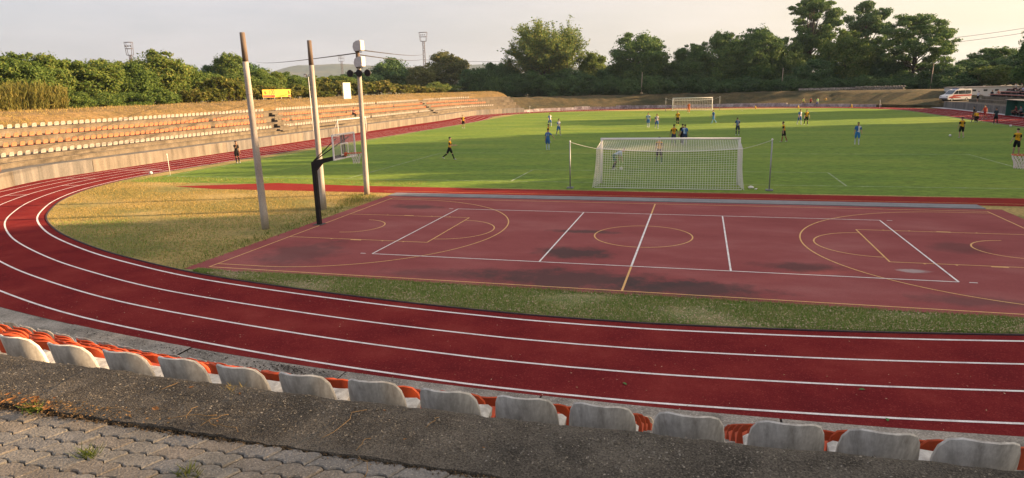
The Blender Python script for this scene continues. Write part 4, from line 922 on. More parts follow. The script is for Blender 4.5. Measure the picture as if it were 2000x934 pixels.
# ------------------------------------------------------------------ people
M_skin = [flat('skin_%d' % i, c, rough=.6) for i, c in enumerate(((.42, .25, .17), (.34, .19, .12), (.5, .31, .22)))]
CLO = {}
def cloth(c):
    k = tuple(round(x, 3) for x in c)
    if k not in CLO: CLO[k] = mat('cloth_%d' % len(CLO), [tuple(x*.85 for x in c), tuple(min(1, x*1.1) for x in c)], scale=14, rough=.9, world=False, spec=.1)
    return CLO[k]
YEL, BLK, BLU, LBL, WHT, NAVY, RED, ORA, GRN, LIM = (.62, .33, .02), (.012, .012, .014), (.04, .13, .36), (.36, .46, .58), (.60, .61, .62), (.03, .04, .09), (.45, .05, .03), (.60, .16, .06), (.03, .15, .10), (.40, .52, .12)
HAIR = flat('hair_dark', (.015, .011, .009), rough=.7); HAIR2 = flat('hair_brown', (.06, .035, .02), rough=.7); HAIR3 = flat('hair_grey', (.25, .23, .2), rough=.7)
def rot(v, ax, a): return Matrix.Rotation(a, 3, ax) @ v
def person(x, y, z, heading, label, shirt, shorts, socks, shirt2=None, sleeve=None, pose=None, h=1.78, number=None, numcol=BLK, hair=HAIR, shoes=(.5, .5, .5), group=None, seated=False, cap=None, long_trousers=False, gloves=None):
    P = dict(lean=4, legL=(6, 4), legR=(-6, 4), spread=7, armL=(6, 8, 14), armR=(-4, 8, 14), head=0, twist=0, drop=0.0)
    P.update(pose or {}); k = h/1.78; R = math.radians
    hipz = .93+P['drop']; J = {}; rad = {}; par = {}
    def j(n, p, v, r): J[n] = Vector(v); par[n] = p; rad[n] = r
    ln = R(-P['lean'])    # facing +Y; lean forward rotates about X
    def T(v): return Vector((0, 0, hipz))+rot(Vector(v)-Vector((0, 0, hipz)), 'X', ln)
    j('pelvis', None, (0, 0, hipz), (.150, .105)); j('waist', 'pelvis', T((0, 0, hipz+.16)), (.140, .098)); j('chest', 'waist', T((0, .01, hipz+.36)), (.165, .112)); j('upper', 'chest', T((0, 0, hipz+.48)), (.135, .09))
    j('neck', 'upper', T((0, .01, hipz+.57)), (.055, .055)); hd = R(-P['head'])
    nk = J['neck']
    def Hd(v): return nk+rot(rot(Vector(v), 'X', hd), 'X', ln)
    j('jaw', 'neck', Hd((0, .025, .085)), (.068, .078)); j('skull', 'jaw', Hd((0, .015, .18)), (.076, .092)); j('crown', 'skull', Hd((0, .005, .25)), (.05, .06)); j('nose', 'skull', Hd((0, .112, .15)), (.013, .016))
    for s, sx in (('L', -1), ('R', 1)):
        j('sh'+s, 'upper', T((sx*.175, 0, hipz+.47)), (.068, .068)); a = P['arm'+s]; dir_ = rot(rot(Vector((0, 0, -1)), 'X', R(a[0])), 'Y', -sx*R(a[1]))
        dir_ = rot(dir_, 'X', ln*.6)
        j('slv'+s, 'sh'+s, J['sh'+s]+dir_*.17, (.062, .062)); j('arm'+s, 'slv'+s, J['sh'+s]+dir_*.19, (.044, .044)); j('el'+s, 'arm'+s, J['sh'+s]+dir_*.30, (.040, .040))
        fd = rot(rot(rot(Vector((0, 0, -1)), 'X', R(a[0]+a[2])), 'Y', -sx*R(a[1]*(.6 if len(a) < 4 else a[3]))), 'X', ln*.6)
        j('wr'+s, 'el'+s, J['el'+s]+fd*.25, (.028, .028)); j('pm'+s, 'wr'+s, J['wr'+s]+fd*.07, (.036, .022))
        side = fd.cross(Vector((1, 0, 0))).normalized()
        for q in range(4): j('f%d%s' % (q, s), 'pm'+s, J['pm'+s]+fd*(.085, .095, .09, .07)[q]+side*(-.026+.018*q), (.009, .009))
        j('th'+s, 'wr'+s, J['wr'+s]+fd*.07+side*-.055, (.010, .010))
        sw, kb = P['leg'+s]; sp = R(P['spread']/2)
        ld = rot(rot(Vector((0, 0, -1)), 'X', R(sw)), 'Y', -sx*sp); hp = Vector((sx*.095, 0, hipz-.03))
        j('hp'+s, 'pelvis', hp, (.108, .108)); j('hem'+s, 'hp'+s, hp+ld*.30, (.104, .104)); j('kn0'+s, 'hem'+s, hp+ld*.325, (.070, .070)); j('kn'+s, 'kn0'+s, hp+ld*.44, (.056, .058))
        sd = rot(rot(Vector((0, 0, -1)), 'X', R(sw-kb)), 'Y', -sx*sp*.3)
        j('cf'+s, 'kn'+s, J['kn'+s]+sd*.13+Vector((0, -.012, 0)), (.058, .06)); j('an'+s, 'cf'+s, J['kn'+s]+sd*.40, (.036, .038))
        fwd = rot(Vector((0, 1, 0)), 'X', R(min(0, (sw-kb))*.45)); j('he'+s, 'an'+s, J['an'+s]+rot(Vector((0, -.03, -.055)), 'X', R(min(0, (sw-kb))*.45)), (.034, .034)); j('to'+s, 'an'+s, J['an'+s]+fwd*.17+Vector((0, 0, -.06)), (.036, .024))
    names = list(J); ix = {n: i for i, n in enumerate(names)}
    zmin = min(min(J['he'+s].z-.036, J['to'+s].z-.026) for s in 'LR')
    if seated: zmin = hipz-.13
    me = bpy.data.meshes.new('body'); me.from_pydata([J[n]*k for n in names], [(ix[n], ix[par[n]]) for n in names if par[n]], [])
    o = bpy.data.objects.new('tmp', me); COL.objects.link(o); sm = o.modifiers.new('s', 'SKIN'); sm.use_smooth_shade = True
    for i, n in enumerate(names):
        sv = me.skin_vertices[0].data[i]; sv.radius = (rad[n][0]*k, rad[n][1]*k); sv.use_root = (n == 'pelvis')
    ss = o.modifiers.new('u', 'SUBSURF'); ss.levels = 1; ss.render_levels = 1
    bpy.context.view_layer.update(); dg = bpy.context.evaluated_depsgraph_get(); bm_ = bpy.data.meshes.new_from_object(o.evaluated_get(dg)); bpy.data.objects.remove(o); bpy.data.meshes.remove(me)
    mats_ = [RND.choice(M_skin), cloth(shirt), cloth(shorts), cloth(socks), cloth(shoes), cloth(shirt2 or shirt), cloth(sleeve or shirt), cloth(gloves) if gloves else None]
    for mm in mats_:
        if mm is None: mm = mats_[0]
        bm_.materials.append(mm)
    reg = {'waist': 1, 'chest': 1, 'upper': 1, 'neck': 0, 'jaw': 0, 'skull': 0, 'crown': 0, 'nose': 0}
    for s in 'LR': reg.update({'sh'+s: 1, 'slv'+s: 6, 'arm'+s: 6 if long_trousers == 2 else 0, 'el'+s: 0, 'wr'+s: 0, 'pm'+s: 7 if gloves else 0, 'hp'+s: 2, 'hem'+s: 2, 'kn0'+s: 2 if long_trousers else 0, 'kn'+s: 2 if long_trousers else 0, 'cf'+s: 2 if long_trousers else 3, 'an'+s: 2 if long_trousers else 3, 'he'+s: 4, 'to'+s: 4, 'th'+s: 0, **{'f%d%s' % (q, s): 7 if gloves else 0 for q in range(4)}})
    segs = [(n, np.array(J[par[n]])*k, np.array(J[n])*k, min(rad[n])*k) for n in names if par[n]]
    cen = np.zeros(len(bm_.polygons)*3); bm_.polygons.foreach_get('center', cen); cen = cen.reshape(-1, 3); best = np.full(len(cen), 1e9); reg_i = np.zeros(len(cen), int)
    for n, a, b, rd in segs:
        ab = b-a; t = np.clip(((cen-a)@ab)/max(1e-9, ab@ab), 0, 1); dd = np.linalg.norm(cen-(a+t[:, None]*ab), axis=1)-rd*.8
        m0 = dd < best; best[m0] = dd[m0]; reg_i[m0] = reg[n]
    pel = np.array(J['pelvis'])*k
    tor = (reg_i == 1) & (cen[:, 2] < (hipz+.02)*k) & (P['lean'] < 25); reg_i[tor] = 2
    if shirt2: reg_i[(reg_i == 1) & (cen[:, 0] > 0)] = 5
    bm_.polygons.foreach_set('material_index', reg_i); bm_.update()
    e = empty('person', (x, y, z-zmin*k), heading-math.pi/2+R(P['twist']), label, 'person', group)
    o = bpy.data.objects.new('body', bm_); COL.objects.link(o); o.parent = e
    hm = MB(); sk = np.array(J['skull'])*k
    q0 = Vector(J['crown'])*k; up = (Vector(J['crown'])-Vector(J['jaw'])).normalized()
    hm.sphere((0, 0, 0), (.088*k, .104*k, .075*k), 12, 8); qt = Vector((0, 0, 1)).rotation_difference(up); hm.v = [tuple(qt @ Vector((vx, vy-.014*k, max(vz, -.045*k) if vy < .02 else max(vz, .012*k)))+q0-up*.035*k) for vx, vy, vz in hm.v]
    hm.build('hair' if not cap else 'cap', hair if not cap else cloth(cap), e)
    if number:
        c_ = T((0, 0, hipz+.33)); back = rot(Vector((0, -1, 0)), 'X', ln); pos = (c_+back*.122)*k
        text_mesh('shirt_number', number, .30*k, cloth(numcol), e, pos, (math.pi/2-math.radians(P['lean']), 0, 0), .003)
    return e
WALK = dict(legL=(22, 8), legR=(-22, 22), armL=(-18, 8, 18), armR=(20, 8, 30))
STEP = dict(legL=(12, 6), legR=(-12, 14), armL=(-10, 10, 16), armR=(12, 10, 20))
D = math.radians
person(-34.24, 21.35, 0, D(-20), 'linesman in black kit raising a hand to his face at the corner of the track', BLK, BLK, BLK, pose=dict(armR=(55, 12, 95), armL=(4, 8, 10), legR=(8, 4)), shoes=(.5, .5, .5))
person(-16.98, 24.46, 0, D(8), 'player in yellow shirt and black shorts walking alone behind the basketball hoop', YEL, BLK, BLK, sleeve=BLK, pose=dict(legL=(24, 6), legR=(-26, 30), armL=(25, 8, 70), armR=(20, 8, 80)), h=1.84)
person(-29.93, 63.54, 0, D(-70), 'player in yellow and black walking near the far side touchline', YEL, BLK, (.3, .2, .13), sleeve=BLK, pose=STEP, h=1.84)
person(-10.87, 32.41, 0, D(80), 'blue shirt player number 11 seen from behind with one arm held out', BLU, BLU, LBL, shirt2=None, pose=dict(armR=(10, 50, 8), armL=(5, 12, 12), legL=(3, 2), legR=(-3, 2)), number='11', numcol=WHT, h=1.84)
person(-12.6, 40.2, 0, D(0), 'player in yellow shirt half hidden behind blue number 11', YEL, BLK, BLK, sleeve=BLK, pose=STEP, h=1.82)
person(-17.99, 65.4, 0, D(-60), 'player in blue and white kit with yellow boots walking on a sunlit strip', WHT, BLU, LBL, shirt2=BLU, sleeve=BLU, pose=WALK, shoes=(.55, .5, .05), h=1.86)
person(-13.47, 49.53, 0, D(-40), 'player in pale shirt and blue shorts walking with bent arms', (.5, .52, .56), BLU, (.2, .2, .22), shirt2=WHT, sleeve=BLU, pose=dict(STEP, armR=(30, 10, 80)), h=1.86)
person(-4.5, 62.3, 0, D(-95), 'player in light blue shirt and blue shorts facing the near goal', LBL, BLU, LBL, sleeve=BLU, pose=STEP, h=1.86)
person(-3.25, 59.4, 0, D(-80), 'player in white shirt and blue shorts striding beside the light blue player', (.5, .46, .50), BLU, (.25, .3, .4), sleeve=NAVY, pose=WALK, h=1.86)
person(-1.0, 66.4, 0, D(-100), 'player in yellow shirt and black shorts standing before the distant goal', YEL, BLK, BLK, sleeve=BLK, pose=STEP, shoes=(.6, .5, .1), h=1.86)
person(3.56, 69.1, 0, D(200), 'player in blue and teal kit striding toward the seating side', BLU, (.05, .2, .42), (.15, .35, .5), pose=WALK, h=1.86)
person(5.63, 48.4, 0, D(-110), 'player in dark blue and pale shirt looking down with hands together', (.34, .38, .5), NAVY, NAVY, shirt2=BLU, sleeve=NAVY, pose=dict(armL=(28, 4, 50), armR=(28, 4, 50), head=25, lean=10, spread=14), h=1.86)
person(-.35, 36.8, 0, D(88), 'yellow shirt player number 5 seen from behind above the goal bar', (.6, .28, .03), NAVY, (.05, .07, .1), sleeve=BLK, number='5', pose=dict(armR=(4, 26, 6), armL=(4, 18, 10)), h=1.86)
person(.62, 36.7, 0, D(95), 'blue and white striped player seen from behind holding number 5', LBL, NAVY, (.3, .32, .38), shirt2=BLU, sleeve=BLU, pose=dict(armL=(5, 30, 10), armR=(4, 10, 12)), h=1.86)
person(.35, 38.0, 0, D(70), 'dark haired man in black crowded behind the blue and white striped player', BLK, BLK, BLK, pose=STEP, h=1.84)
person(-.8, 23.0, 0, D(92), 'yellow shirt player number 27 standing in front of the near goal', YEL, BLK, (.02, .10, .06), sleeve=BLK, number='27', pose=dict(spread=16, armL=(10, 10, 40), armR=(10, 10, 40)), shoes=(.6, .6, .6), h=1.84, hair=HAIR)
person(-3.5, 19.2, 0, D(25), 'goalkeeper in pale blue shirt and green shorts bending down to the ball', (.42, .54, .66), GRN, BLK, pose=dict(lean=68, legL=(28, 42), legR=(8, 34), armL=(38, 6, 12), armR=(46, 6, 8), head=-20, spread=12, drop=-.08), shoes=(.6, .6, .6), h=1.86, number='12', numcol=(.05, .12, .2), gloves=(.55, .6, .35))
person(-.24, 102.6, 0, D(-90), 'goalkeeper all in orange standing before the distant goal', ORA, ORA, ORA, pose=STEP, h=1.88)
person(13.75, 65.4, 0, D(-60), 'player in blue and white shirt beside a yellow opponent on the sunlit strip', WHT, BLU, (.4, .48, .55), shirt2=BLU, sleeve=BLU, pose=STEP, h=1.88)
person(14.35, 64.3, 0, D(-80), 'yellow shirt opponent close against the blue and white player on the sunlit strip', YEL, BLK, BLK, sleeve=BLK, pose=dict(STEP, armL=(4, 20, 6)), h=1.88)
person(9.21, 40.35, 0, D(160), 'player in yellow with black shorts standing sideways beyond the net pole', YEL, BLK, (.25, .12, .06), sleeve=BLK, pose=dict(STEP, lean=8), h=1.84)
person(14.7, 37.7, 0, D(-95), 'player in half white half blue shirt and bright blue shorts facing the court', WHT, (.04, .2, .5), (.45, .5, .55), shirt2=BLU, sleeve=BLU, pose=dict(armL=(10, 14, 45), armR=(6, 12, 14)), h=1.86)
person(24.5, 44.3, 0, D(100), 'yellow shirt player number 11 seen from behind near the touchline', YEL, BLK, (.4, .3, .22), sleeve=BLK, number='11', pose=dict(legL=(4, 14), legR=(-4, 24)), h=1.84)
person(23.0, 29.3, 0, D(100), 'yellow shirt player number 15 seen from behind above the basketball rim', YEL, BLK, (.3, .2, .15), sleeve=BLK, number='15', pose=dict(armL=(8, 14, 20), armR=(6, 14, 25)), h=1.84)
person(33.3, 67.6, 0, D(150), 'referee in black standing at the touchline by the yellow player', BLK, BLK, BLK, pose=STEP, h=1.84)
person(33.0, 65.6, 0, D(95), 'player in yellow shirt crouching low at the touchline', YEL, BLK, BLK, pose=dict(lean=40, legL=(70, 100), legR=(60, 100), armL=(40, 5, 20), armR=(40, 5, 20), drop=-.3), h=1.84)
person(36.2, 72.7, 0, D(200), 'man in red top with orange sleeve striding on the track', RED, (.2, .03, .03), (.35, .2, .14), sleeve=ORA, pose=WALK, h=1.86)
person(34.05, 63.4, 0, D(110), 'linesman in dark kit seen from behind beside the track', (.03, .05, .06), BLK, BLK, pose=dict(armL=(10, 8, 50), armR=(10, 8, 50)), h=1.84)
for x, y, c, sh, hd_, lab in ((22.2, 126.0, LIM, BLK, 20, 'substitute in lime bib and black shorts jogging at the far end'), (23.5, 125.2, (.3, .04, .03), BLK, 40, 'substitute in dark red top jogging between two bibbed substitutes'), (24.6, 124.0, (.25, .55, .22), BLU, -60, 'substitute in green bib and blue shorts at the far end'), (26.5, 126.4, (.62, .40, .1), BLK, -90, 'substitute in amber bib standing apart at the far end')):
    person(x, y, .01, D(hd_), lab, c, sh, (.4, .35, .3), pose=WALK if hd_ > 0 else STEP, h=1.82)
person(46.1, 104.4, 1.06, D(20), 'spectator in white shirt and dark shorts standing beyond the benches', (.6, .6, .66), BLK, (.35, .22, .16), pose=dict(armL=(20, 40, 60), armR=(20, 40, 60)), h=1.82)
person(51.0, 112.6, 1.0, D(-100), 'spectator in black top beside the shirtless man above the benches', (.03, .035, .05), BLK, (.4, .26, .2), pose=STEP, h=1.85); person(52.2, 113.0, 1.0, D(-150), 'spectator in salmon top leaning toward his neighbour in black', (.5, .22, .17), BLK, (.4, .26, .2), pose=dict(lean=16, armR=(30, 10, 60)), h=1.88)
SIT = dict(legL=(84, 88), legR=(84, 84), lean=12, armL=(35, 8, 40), armR=(35, 8, 40), spread=14)
for x, y, z, c, lab in ((51.2, 103.8, 3.13, WHT, 'seated spectator in white on the topmost red bench'), (51.2, 101.6, 3.13, (.5, .48, .3), 'seated spectator in cream on the topmost red bench'), (51.2, 99.6, 3.13, (.16, .05, .06), 'seated spectator in maroon on the topmost red bench'), (49.8, 97.6, 2.73, (.42, .44, .58), 'seated spectator in lilac on the middle red bench')):
    person(x, y, z, D(180), lab, c, BLK, (.3, .25, .2), pose=SIT, seated=True, long_trousers=True)
person(42.6, 78.9, .45, D(180), 'substitute in grey top seated in the green dugout', (.22, .25, .33), BLK, BLK, pose=SIT, seated=True); person(42.6, 80.4, .45, D(180), 'substitute in maroon top seated in the green dugout', (.22, .03, .04), BLK, BLK, pose=SIT, seated=True)
person(-45.6, 61.2, 2.22, D(-10), 'lone dark-clothed spectator sitting among the orange seats of the long stand', (.10, .04, .05), BLK, BLK, pose=SIT, seated=True, long_trousers=True)
# ------------------------------------------------------------------ trees
L_green = leaf_mat('leaf_green', [(.052, .10, .022), (.095, .165, .036), (.15, .21, .046), (.23, .24, .06)], .45)
L_dark = leaf_mat('leaf_dark', [(.034, .082, .034), (.058, .122, .046), (.09, .17, .056), (.13, .21, .065)])
L_oak = leaf_mat('leaf_oak', [(.040, .090, .032), (.068, .138, .042), (.115, .195, .05), (.18, .24, .058)])
L_airy = leaf_mat('leaf_gold', [(.075, .14, .05), (.115, .19, .058), (.18, .235, .06), (.34, .29, .06)], .4)
L_tawny = leaf_mat('leaf_tawny', [(.075, .105, .04), (.125, .15, .05), (.18, .175, .058), (.12, .155, .05)])
L_sumac = leaf_mat('leaf_sumac', [(.07, .11, .02), (.12, .15, .03), (.20, .20, .045), (.30, .25, .08)], .4)
L_reed = leaf_mat('leaf_reed', [(.09, .11, .025), (.15, .15, .035), (.22, .18, .05)], .35)
def leaf_quads(cent, nrm, size, rng, aspect=1.5, fold=True):
    """each leaf tuft: a quad bent across its middle"""
    n = len(cent); up = rng.normal(size=(n, 3)); t = np.cross(nrm, up); t /= np.linalg.norm(t, axis=1)[:, None]+1e-9; b = np.cross(nrm, t)
    s = size[:, None]*.5; L = s*aspect
    V = np.stack([cent-b*L, cent+t*s*.8+nrm*s*.2, cent+b*L, cent-t*s*.8+nrm*s*.2], 1)
    F = np.arange(n)[:, None]*4+np.array([[0, 1, 2, 3]])
    return V.reshape(-1, 3), F
def unit(v): return v/(np.linalg.norm(v, axis=1)[:, None]+1e-9)
def crown_shape(kind, rng):
    """clump centres (unit tree: height 1, width 1 across), clump radius"""
    if kind == 'broad' or kind == 'tawny': n, f = 46, lambda: None
    pts = []; rad = []
    def ell(n, cz, rx, rz, r0, r1, inner=.35, low=0.0):
        k = 0
        while k < n:
            d = rng.normal(size=3); d /= np.linalg.norm(d); q = rng.uniform(inner, 1)**.5
            p = np.array([d[0]*rx*q, d[1]*rx*q, cz+d[2]*rz*q])
            if p[2] < low: continue
            pts.append(p); rad.append(rng.uniform(r0, r1)); k += 1
    if kind in ('broad', 'tawny'): ell(60, .50, .38, .40, .07, .13, low=.05); ell(30, .54, .42, .43, .035, .06, .8, low=.1)
    elif kind == 'dark': ell(60, .47, .41, .41, .08, .14, low=.05); ell(26, .50, .43, .43, .035, .06, .8, low=.1)
    elif kind == 'oak': ell(60, .53, .40, .40, .065, .12, low=.10); ell(16, .28, .42, .2, .08, .13, low=.04); ell(44, .54, .42, .42, .03, .055, .8, low=.1)
    elif kind == 'airy': ell(130, .56, .46, .38, .035, .07, .15, low=.14); ell(80, .55, .50, .43, .02, .04, .8, low=.14)
    elif kind == 'tall': ell(40, .70, .38, .26, .05, .09, .25); ell(18, .40, .28, .16, .05, .09, .2); ell(14, .86, .22, .12, .04, .07); ell(26, .70, .40, .28, .025, .045, .8)
    elif kind == 'layered':
        for z, rr, n in ((.93, .24, 16), (.85, .33, 22), (.77, .40, 26), (.68, .45, 30), (.59, .47, 30), (.50, .46, 28), (.41, .43, 24), (.31, .40, 20), (.20, .36, 16)):
            for i in range(n):
                a = rng.uniform(0, 6.28); q = rr*rng.uniform(.25, 1)**.6; pts.append(np.array([q*math.cos(a), q*math.sin(a), z+rng.uniform(-.04, .04)-.10*q])); rad.append(rng.uniform(.045, .085))
    elif kind in ('bush', 'shrub'): ell(46, .42, .42, .42, .10, .19, low=.03)
    return np.array(pts), np.array(rad)
def make_tree(kind, seed, H, W, leaf, nleaf, lm, flatten=1.0):
    """returns crown mesh, trunk mesh at real size H x W"""
    rng = np.random.default_rng(seed)
    if kind in ('sumac', 'reed'):
        cs = []; V = []; F = []; o = 0
        nst = 26 if kind == 'sumac' else 420
        tr = MB()
        if kind == 'sumac':
            for i in range(nst):
                a = rng.uniform(0, 6.28); q = rng.uniform(0, 1)**.5*W*.42; zt = H*rng.uniform(.45, 1.0)*(1-.35*(q/(W*.5))**2); tip = np.array([q*math.cos(a), q*math.sin(a), zt])
                if i < 9: tr.tube([(tip[0]*.4, tip[1]*.4, -.3), (tip[0]*.8, tip[1]*.8, zt*.6), tuple(tip)], [.05, .035, .015], 5)
                for kf in range(13):     # long compound fronds arching from the shoot tip
                    b = rng.uniform(0, 6.28); L = rng.uniform(.5, .95)*min(1.25, H*.35); n = 8; up0 = rng.uniform(.1, .9); dr = rng.uniform(.5, 1.2)
                    for m in range(n):
                        t = (m+1)/n; c = tip+np.array([math.cos(b)*L*t, math.sin(b)*L*t, L*(up0*t-dr*t*t)-.25*kf/13*H*.5*rng.uniform(.3, 1)]); 
                        cs.append(c)
            cs = np.array(cs); cs[:, 2] = np.maximum(cs[:, 2], .08)
            nr = unit(rng.normal(size=cs.shape)*.7+np.array([0, 0, 1.0])); V, F = leaf_quads(cs, nr, rng.uniform(.8, 1.25, len(cs))*leaf, rng, 1.7)
        else:
            P = []; 
            for i in range(nst):
                a = rng.uniform(0, 6.28); q = rng.uniform(0, 1)**.5*W*.45; b0 = np.array([q*math.cos(a), q*math.sin(a), 0]); hh = H*rng.uniform(.55, 1.0); le = rng.normal(size=2)*.13*hh
                for kf in range(9): t = rng.uniform(.15, 1); P.append(b0+np.array([le[0]*t*t, le[1]*t*t, hh*t]))
            P = np.array(P); n = len(P); d = unit(rng.normal(size=(n, 3))*.35+np.array([0, 0, 1.])); s = unit(np.cross(d, rng.normal(size=(n, 3)))); L = leaf*rng.uniform(.9, 1.6, n)[:, None]
            V = np.stack([P-s*.035, P+s*.035, P+d*L*.6+s*.025, P+d*L-np.array([0, 0, .1])*L], 1).reshape(-1, 3); F = np.arange(n)[:, None]*4+np.array([[0, 1, 2, 3]])
            tr.tube([(0, 0, -.3), (0, 0, H*.5)], [.03, .01], 4)
        cm = np_mesh('crown', V, F); cm.materials.append(lm); tm = tr.mesh('trunk'); tm.materials.append(M_trunk); return cm, tm
    if kind == 'airy':      # fine twigs fanning up and out from forked limbs, leaves strung along their outer halves
        tr = MB(); P = []; r0 = .018*H
        tr.tube([(0, 0, -.4), (.1, 0, H*.12), (.2, .1, H*.26)], [r0*1.3, r0*1.1, r0*.9], 8)
        for i in range(48):
            a = 6.283*i/48*3.3+rng.uniform(-.2, .2); el = rng.uniform(.15, 1.0); d = np.array([math.cos(a)*(1-el*.72), math.sin(a)*(1-el*.72), .25+el*.9]); d /= np.linalg.norm(d)
            base = np.array([.15, .05, H*rng.uniform(.10, .27)]); R_ = 1/math.sqrt((d[0]**2+d[1]**2)/(W*.5)**2+(d[2]/(H*.84))**2)*rng.uniform(.72, .88); bend = rng.normal(size=3)*.05*R_; tip = base+d*R_*.8
            mid = base+d*R_*.42+bend; tr.tube([tuple(base), tuple(mid), tuple(tip)], [r0*.5, r0*.28, r0*.1], 5, False)
            for k in range(15):
                t = rng.uniform(.25, 1.0); b0 = (base*(1-t)**2+2*mid*t*(1-t)+tip*t*t); dd = d+rng.normal(size=3)*.48+np.array([0, 0, .25]); dd /= np.linalg.norm(dd); L = R_*rng.uniform(.16, .34); e0 = b0+dd*L
                tr.tube([tuple(b0), tuple(e0)], [r0*.09, r0*.04], 3, False); n0 = int(nleaf/(34*15)); u = rng.uniform(.15, 1.08, n0)[:, None]
                P.append(b0+dd*L*u+rng.normal(size=(n0, 3))*.30)
        c = np.concatenate(P); c[:, 2] = np.maximum(c[:, 2], H*.1); nr = unit(rng.normal(size=c.shape)); V, F = leaf_quads(c, nr, rng.uniform(.6, 1.3, len(c))*leaf, rng, 1.4)
        cm = np_mesh('crown', V, F); cm.materials.append(lm); tm = tr.mesh('trunk'); tm.materials.append(M_trunk); return cm, tm
    pts, rad = crown_shape(kind, rng)
    S = np.array([W, W, H]); pts = pts*S; sc_ = (W+H)/2; rad = rad*sc_
    w = rad**2; w /= w.sum(); ci = rng.choice(len(pts), nleaf, p=w)
    d = unit(rng.normal(size=(nleaf, 3))); d[:, 2] = d[:, 2]*.8+.12
    q = rng.uniform(.25, 1.0, nleaf)**.55; flat_ = np.array([1.15, 1.15, .85 if kind != 'layered' else .55])
    c = pts[ci]+d*(rad[ci]*q)[:, None]*flat_*rng.uniform(.85, 1.2, nleaf)[:, None]
    if kind in ('broad', 'dark', 'oak', 'shrub', 'tawny'):     # loose foliage filling between the clumps
        k3 = rng.uniform(size=nleaf) < .20; dd = unit(rng.normal(size=(nleaf, 3))); qq = rng.uniform(.3, 1, nleaf)**.5*(1+.16*np.sin(dd[:, 0]*6+dd[:, 2]*5+seed)+.13*np.sin(dd[:, 1]*8+dd[:, 2]*4))
        cc = dd*qq[:, None]*np.array([W*.40, W*.40, H*.41])+np.array([0, 0, H*.50]); c[k3] = cc[k3]; d[k3] = dd[k3]
    c[:, 2] = np.maximum(c[:, 2], .1)
    nr = unit(d*.9+rng.normal(size=(nleaf, 3))*.55+np.array([0, 0, .25]))
    V, F = leaf_quads(c, nr, rng.uniform(.65, 1.3, nleaf)*leaf, rng, 1.25)
    cm = np_mesh('crown', V, F); cm.materials.append(lm)
    tr = MB(); th = H*(.5 if kind not in ('tall', 'layered') else .62); r0 = .022*H if kind not in ('tall', 'airy') else .017*H
    n = 6; wob = [(rng.uniform(-.02, .02)*W*i/n, rng.uniform(-.02, .02)*W*i/n, -.4+(th+.4)*i/n) for i in range(n+1)]
    tr.tube(wob, [r0*(1.25-.75*i/n) for i in range(n+1)], 8)
    order = rng.choice(len(pts), min(len(pts), 34 if kind in ('airy', 'layered', 'tall') else 16), replace=False)
    for kx_ in order:
        p = pts[kx_]; z0 = min(th*.98, max(H*.12, p[2]*rng.uniform(.35, .7))); f0 = z0/th; a = np.array(wob[min(n, int(f0*n))]); a[2] = z0
        mid = a*.45+p*.55+np.array([0, 0, -.04*H]); tr.tube([tuple(a), tuple(mid), tuple(p)], [r0*.42, r0*.25, r0*.08], 5, False)
    tm = tr.mesh('trunk'); tm.materials.append(M_trunk); return cm, tm
ARCH = {}
SPEC = {'broad': (6.6, 7.2, .21, 22000, L_green, 4), 'dark': (8, 10, .30, 19000, L_dark, 3), 'tawny': (10, 11, .33, 18000, L_tawny, 1), 'oak': (14, 13, .34, 34000, L_oak, 3), 'airy': (22, 24.5, .30, 36000, L_airy, 1), 'tall': (22, 15, .40, 22000, L_oak, 2), 'layered': (16.6, 17.9, .36, 30000, L_oak, 1), 'bush': (2.2, 4.6, .16, 7000, L_green, 2), 'shrub': (5, 7.5, .32, 8000, L_dark, 3), 'sumac': (2.8, 5.2, .30, 0, L_sumac, 3), 'reed': (2.6, 3.8, .5, 0, L_reed, 1)}
for k_, (H, W, lf, nl, lm, nv) in SPEC.items(): ARCH[k_] = [make_tree(k_, 100+17*v+len(k_), H, W, lf, nl, lm) for v in range(nv)]
TL = {'broad': ('leafy_tree', 'tree'), 'dark': ('dense_tree', 'tree'), 'tawny': ('tawny_tree', 'tree'), 'oak': ('oak_tree', 'tree'), 'airy': ('open_crowned_tree', 'tree'), 'tall': ('tall_tree', 'tree'), 'layered': ('layered_tree', 'tree'), 'bush': ('leafy_bush', 'bush'), 'shrub': ('dark_shrub', 'shrub'), 'sumac': ('sumac_bush', 'bush'), 'reed': ('reed_clump', 'reeds')}
cnt = {}
def tree(kind, x, y, zb, h, w, label, group):
    H, W = SPEC[kind][0], SPEC[kind][1]; v = cnt.get(kind, 0); cnt[kind] = v+1; cm, tm = ARCH[kind][v % len(ARCH[kind])]
    e = empty(TL[kind][0], (x, y, zb), RND.uniform(0, 6.28) if kind not in ('airy', 'layered', 'tall') else .6*v, label, TL[kind][1], group); e.scale = (w/W, w/W, h/H)
    for nm, me in (('crown', cm), ('trunk', tm)): o = bpy.data.objects.new(nm, me); COL.objects.link(o); o.parent = e
    return e
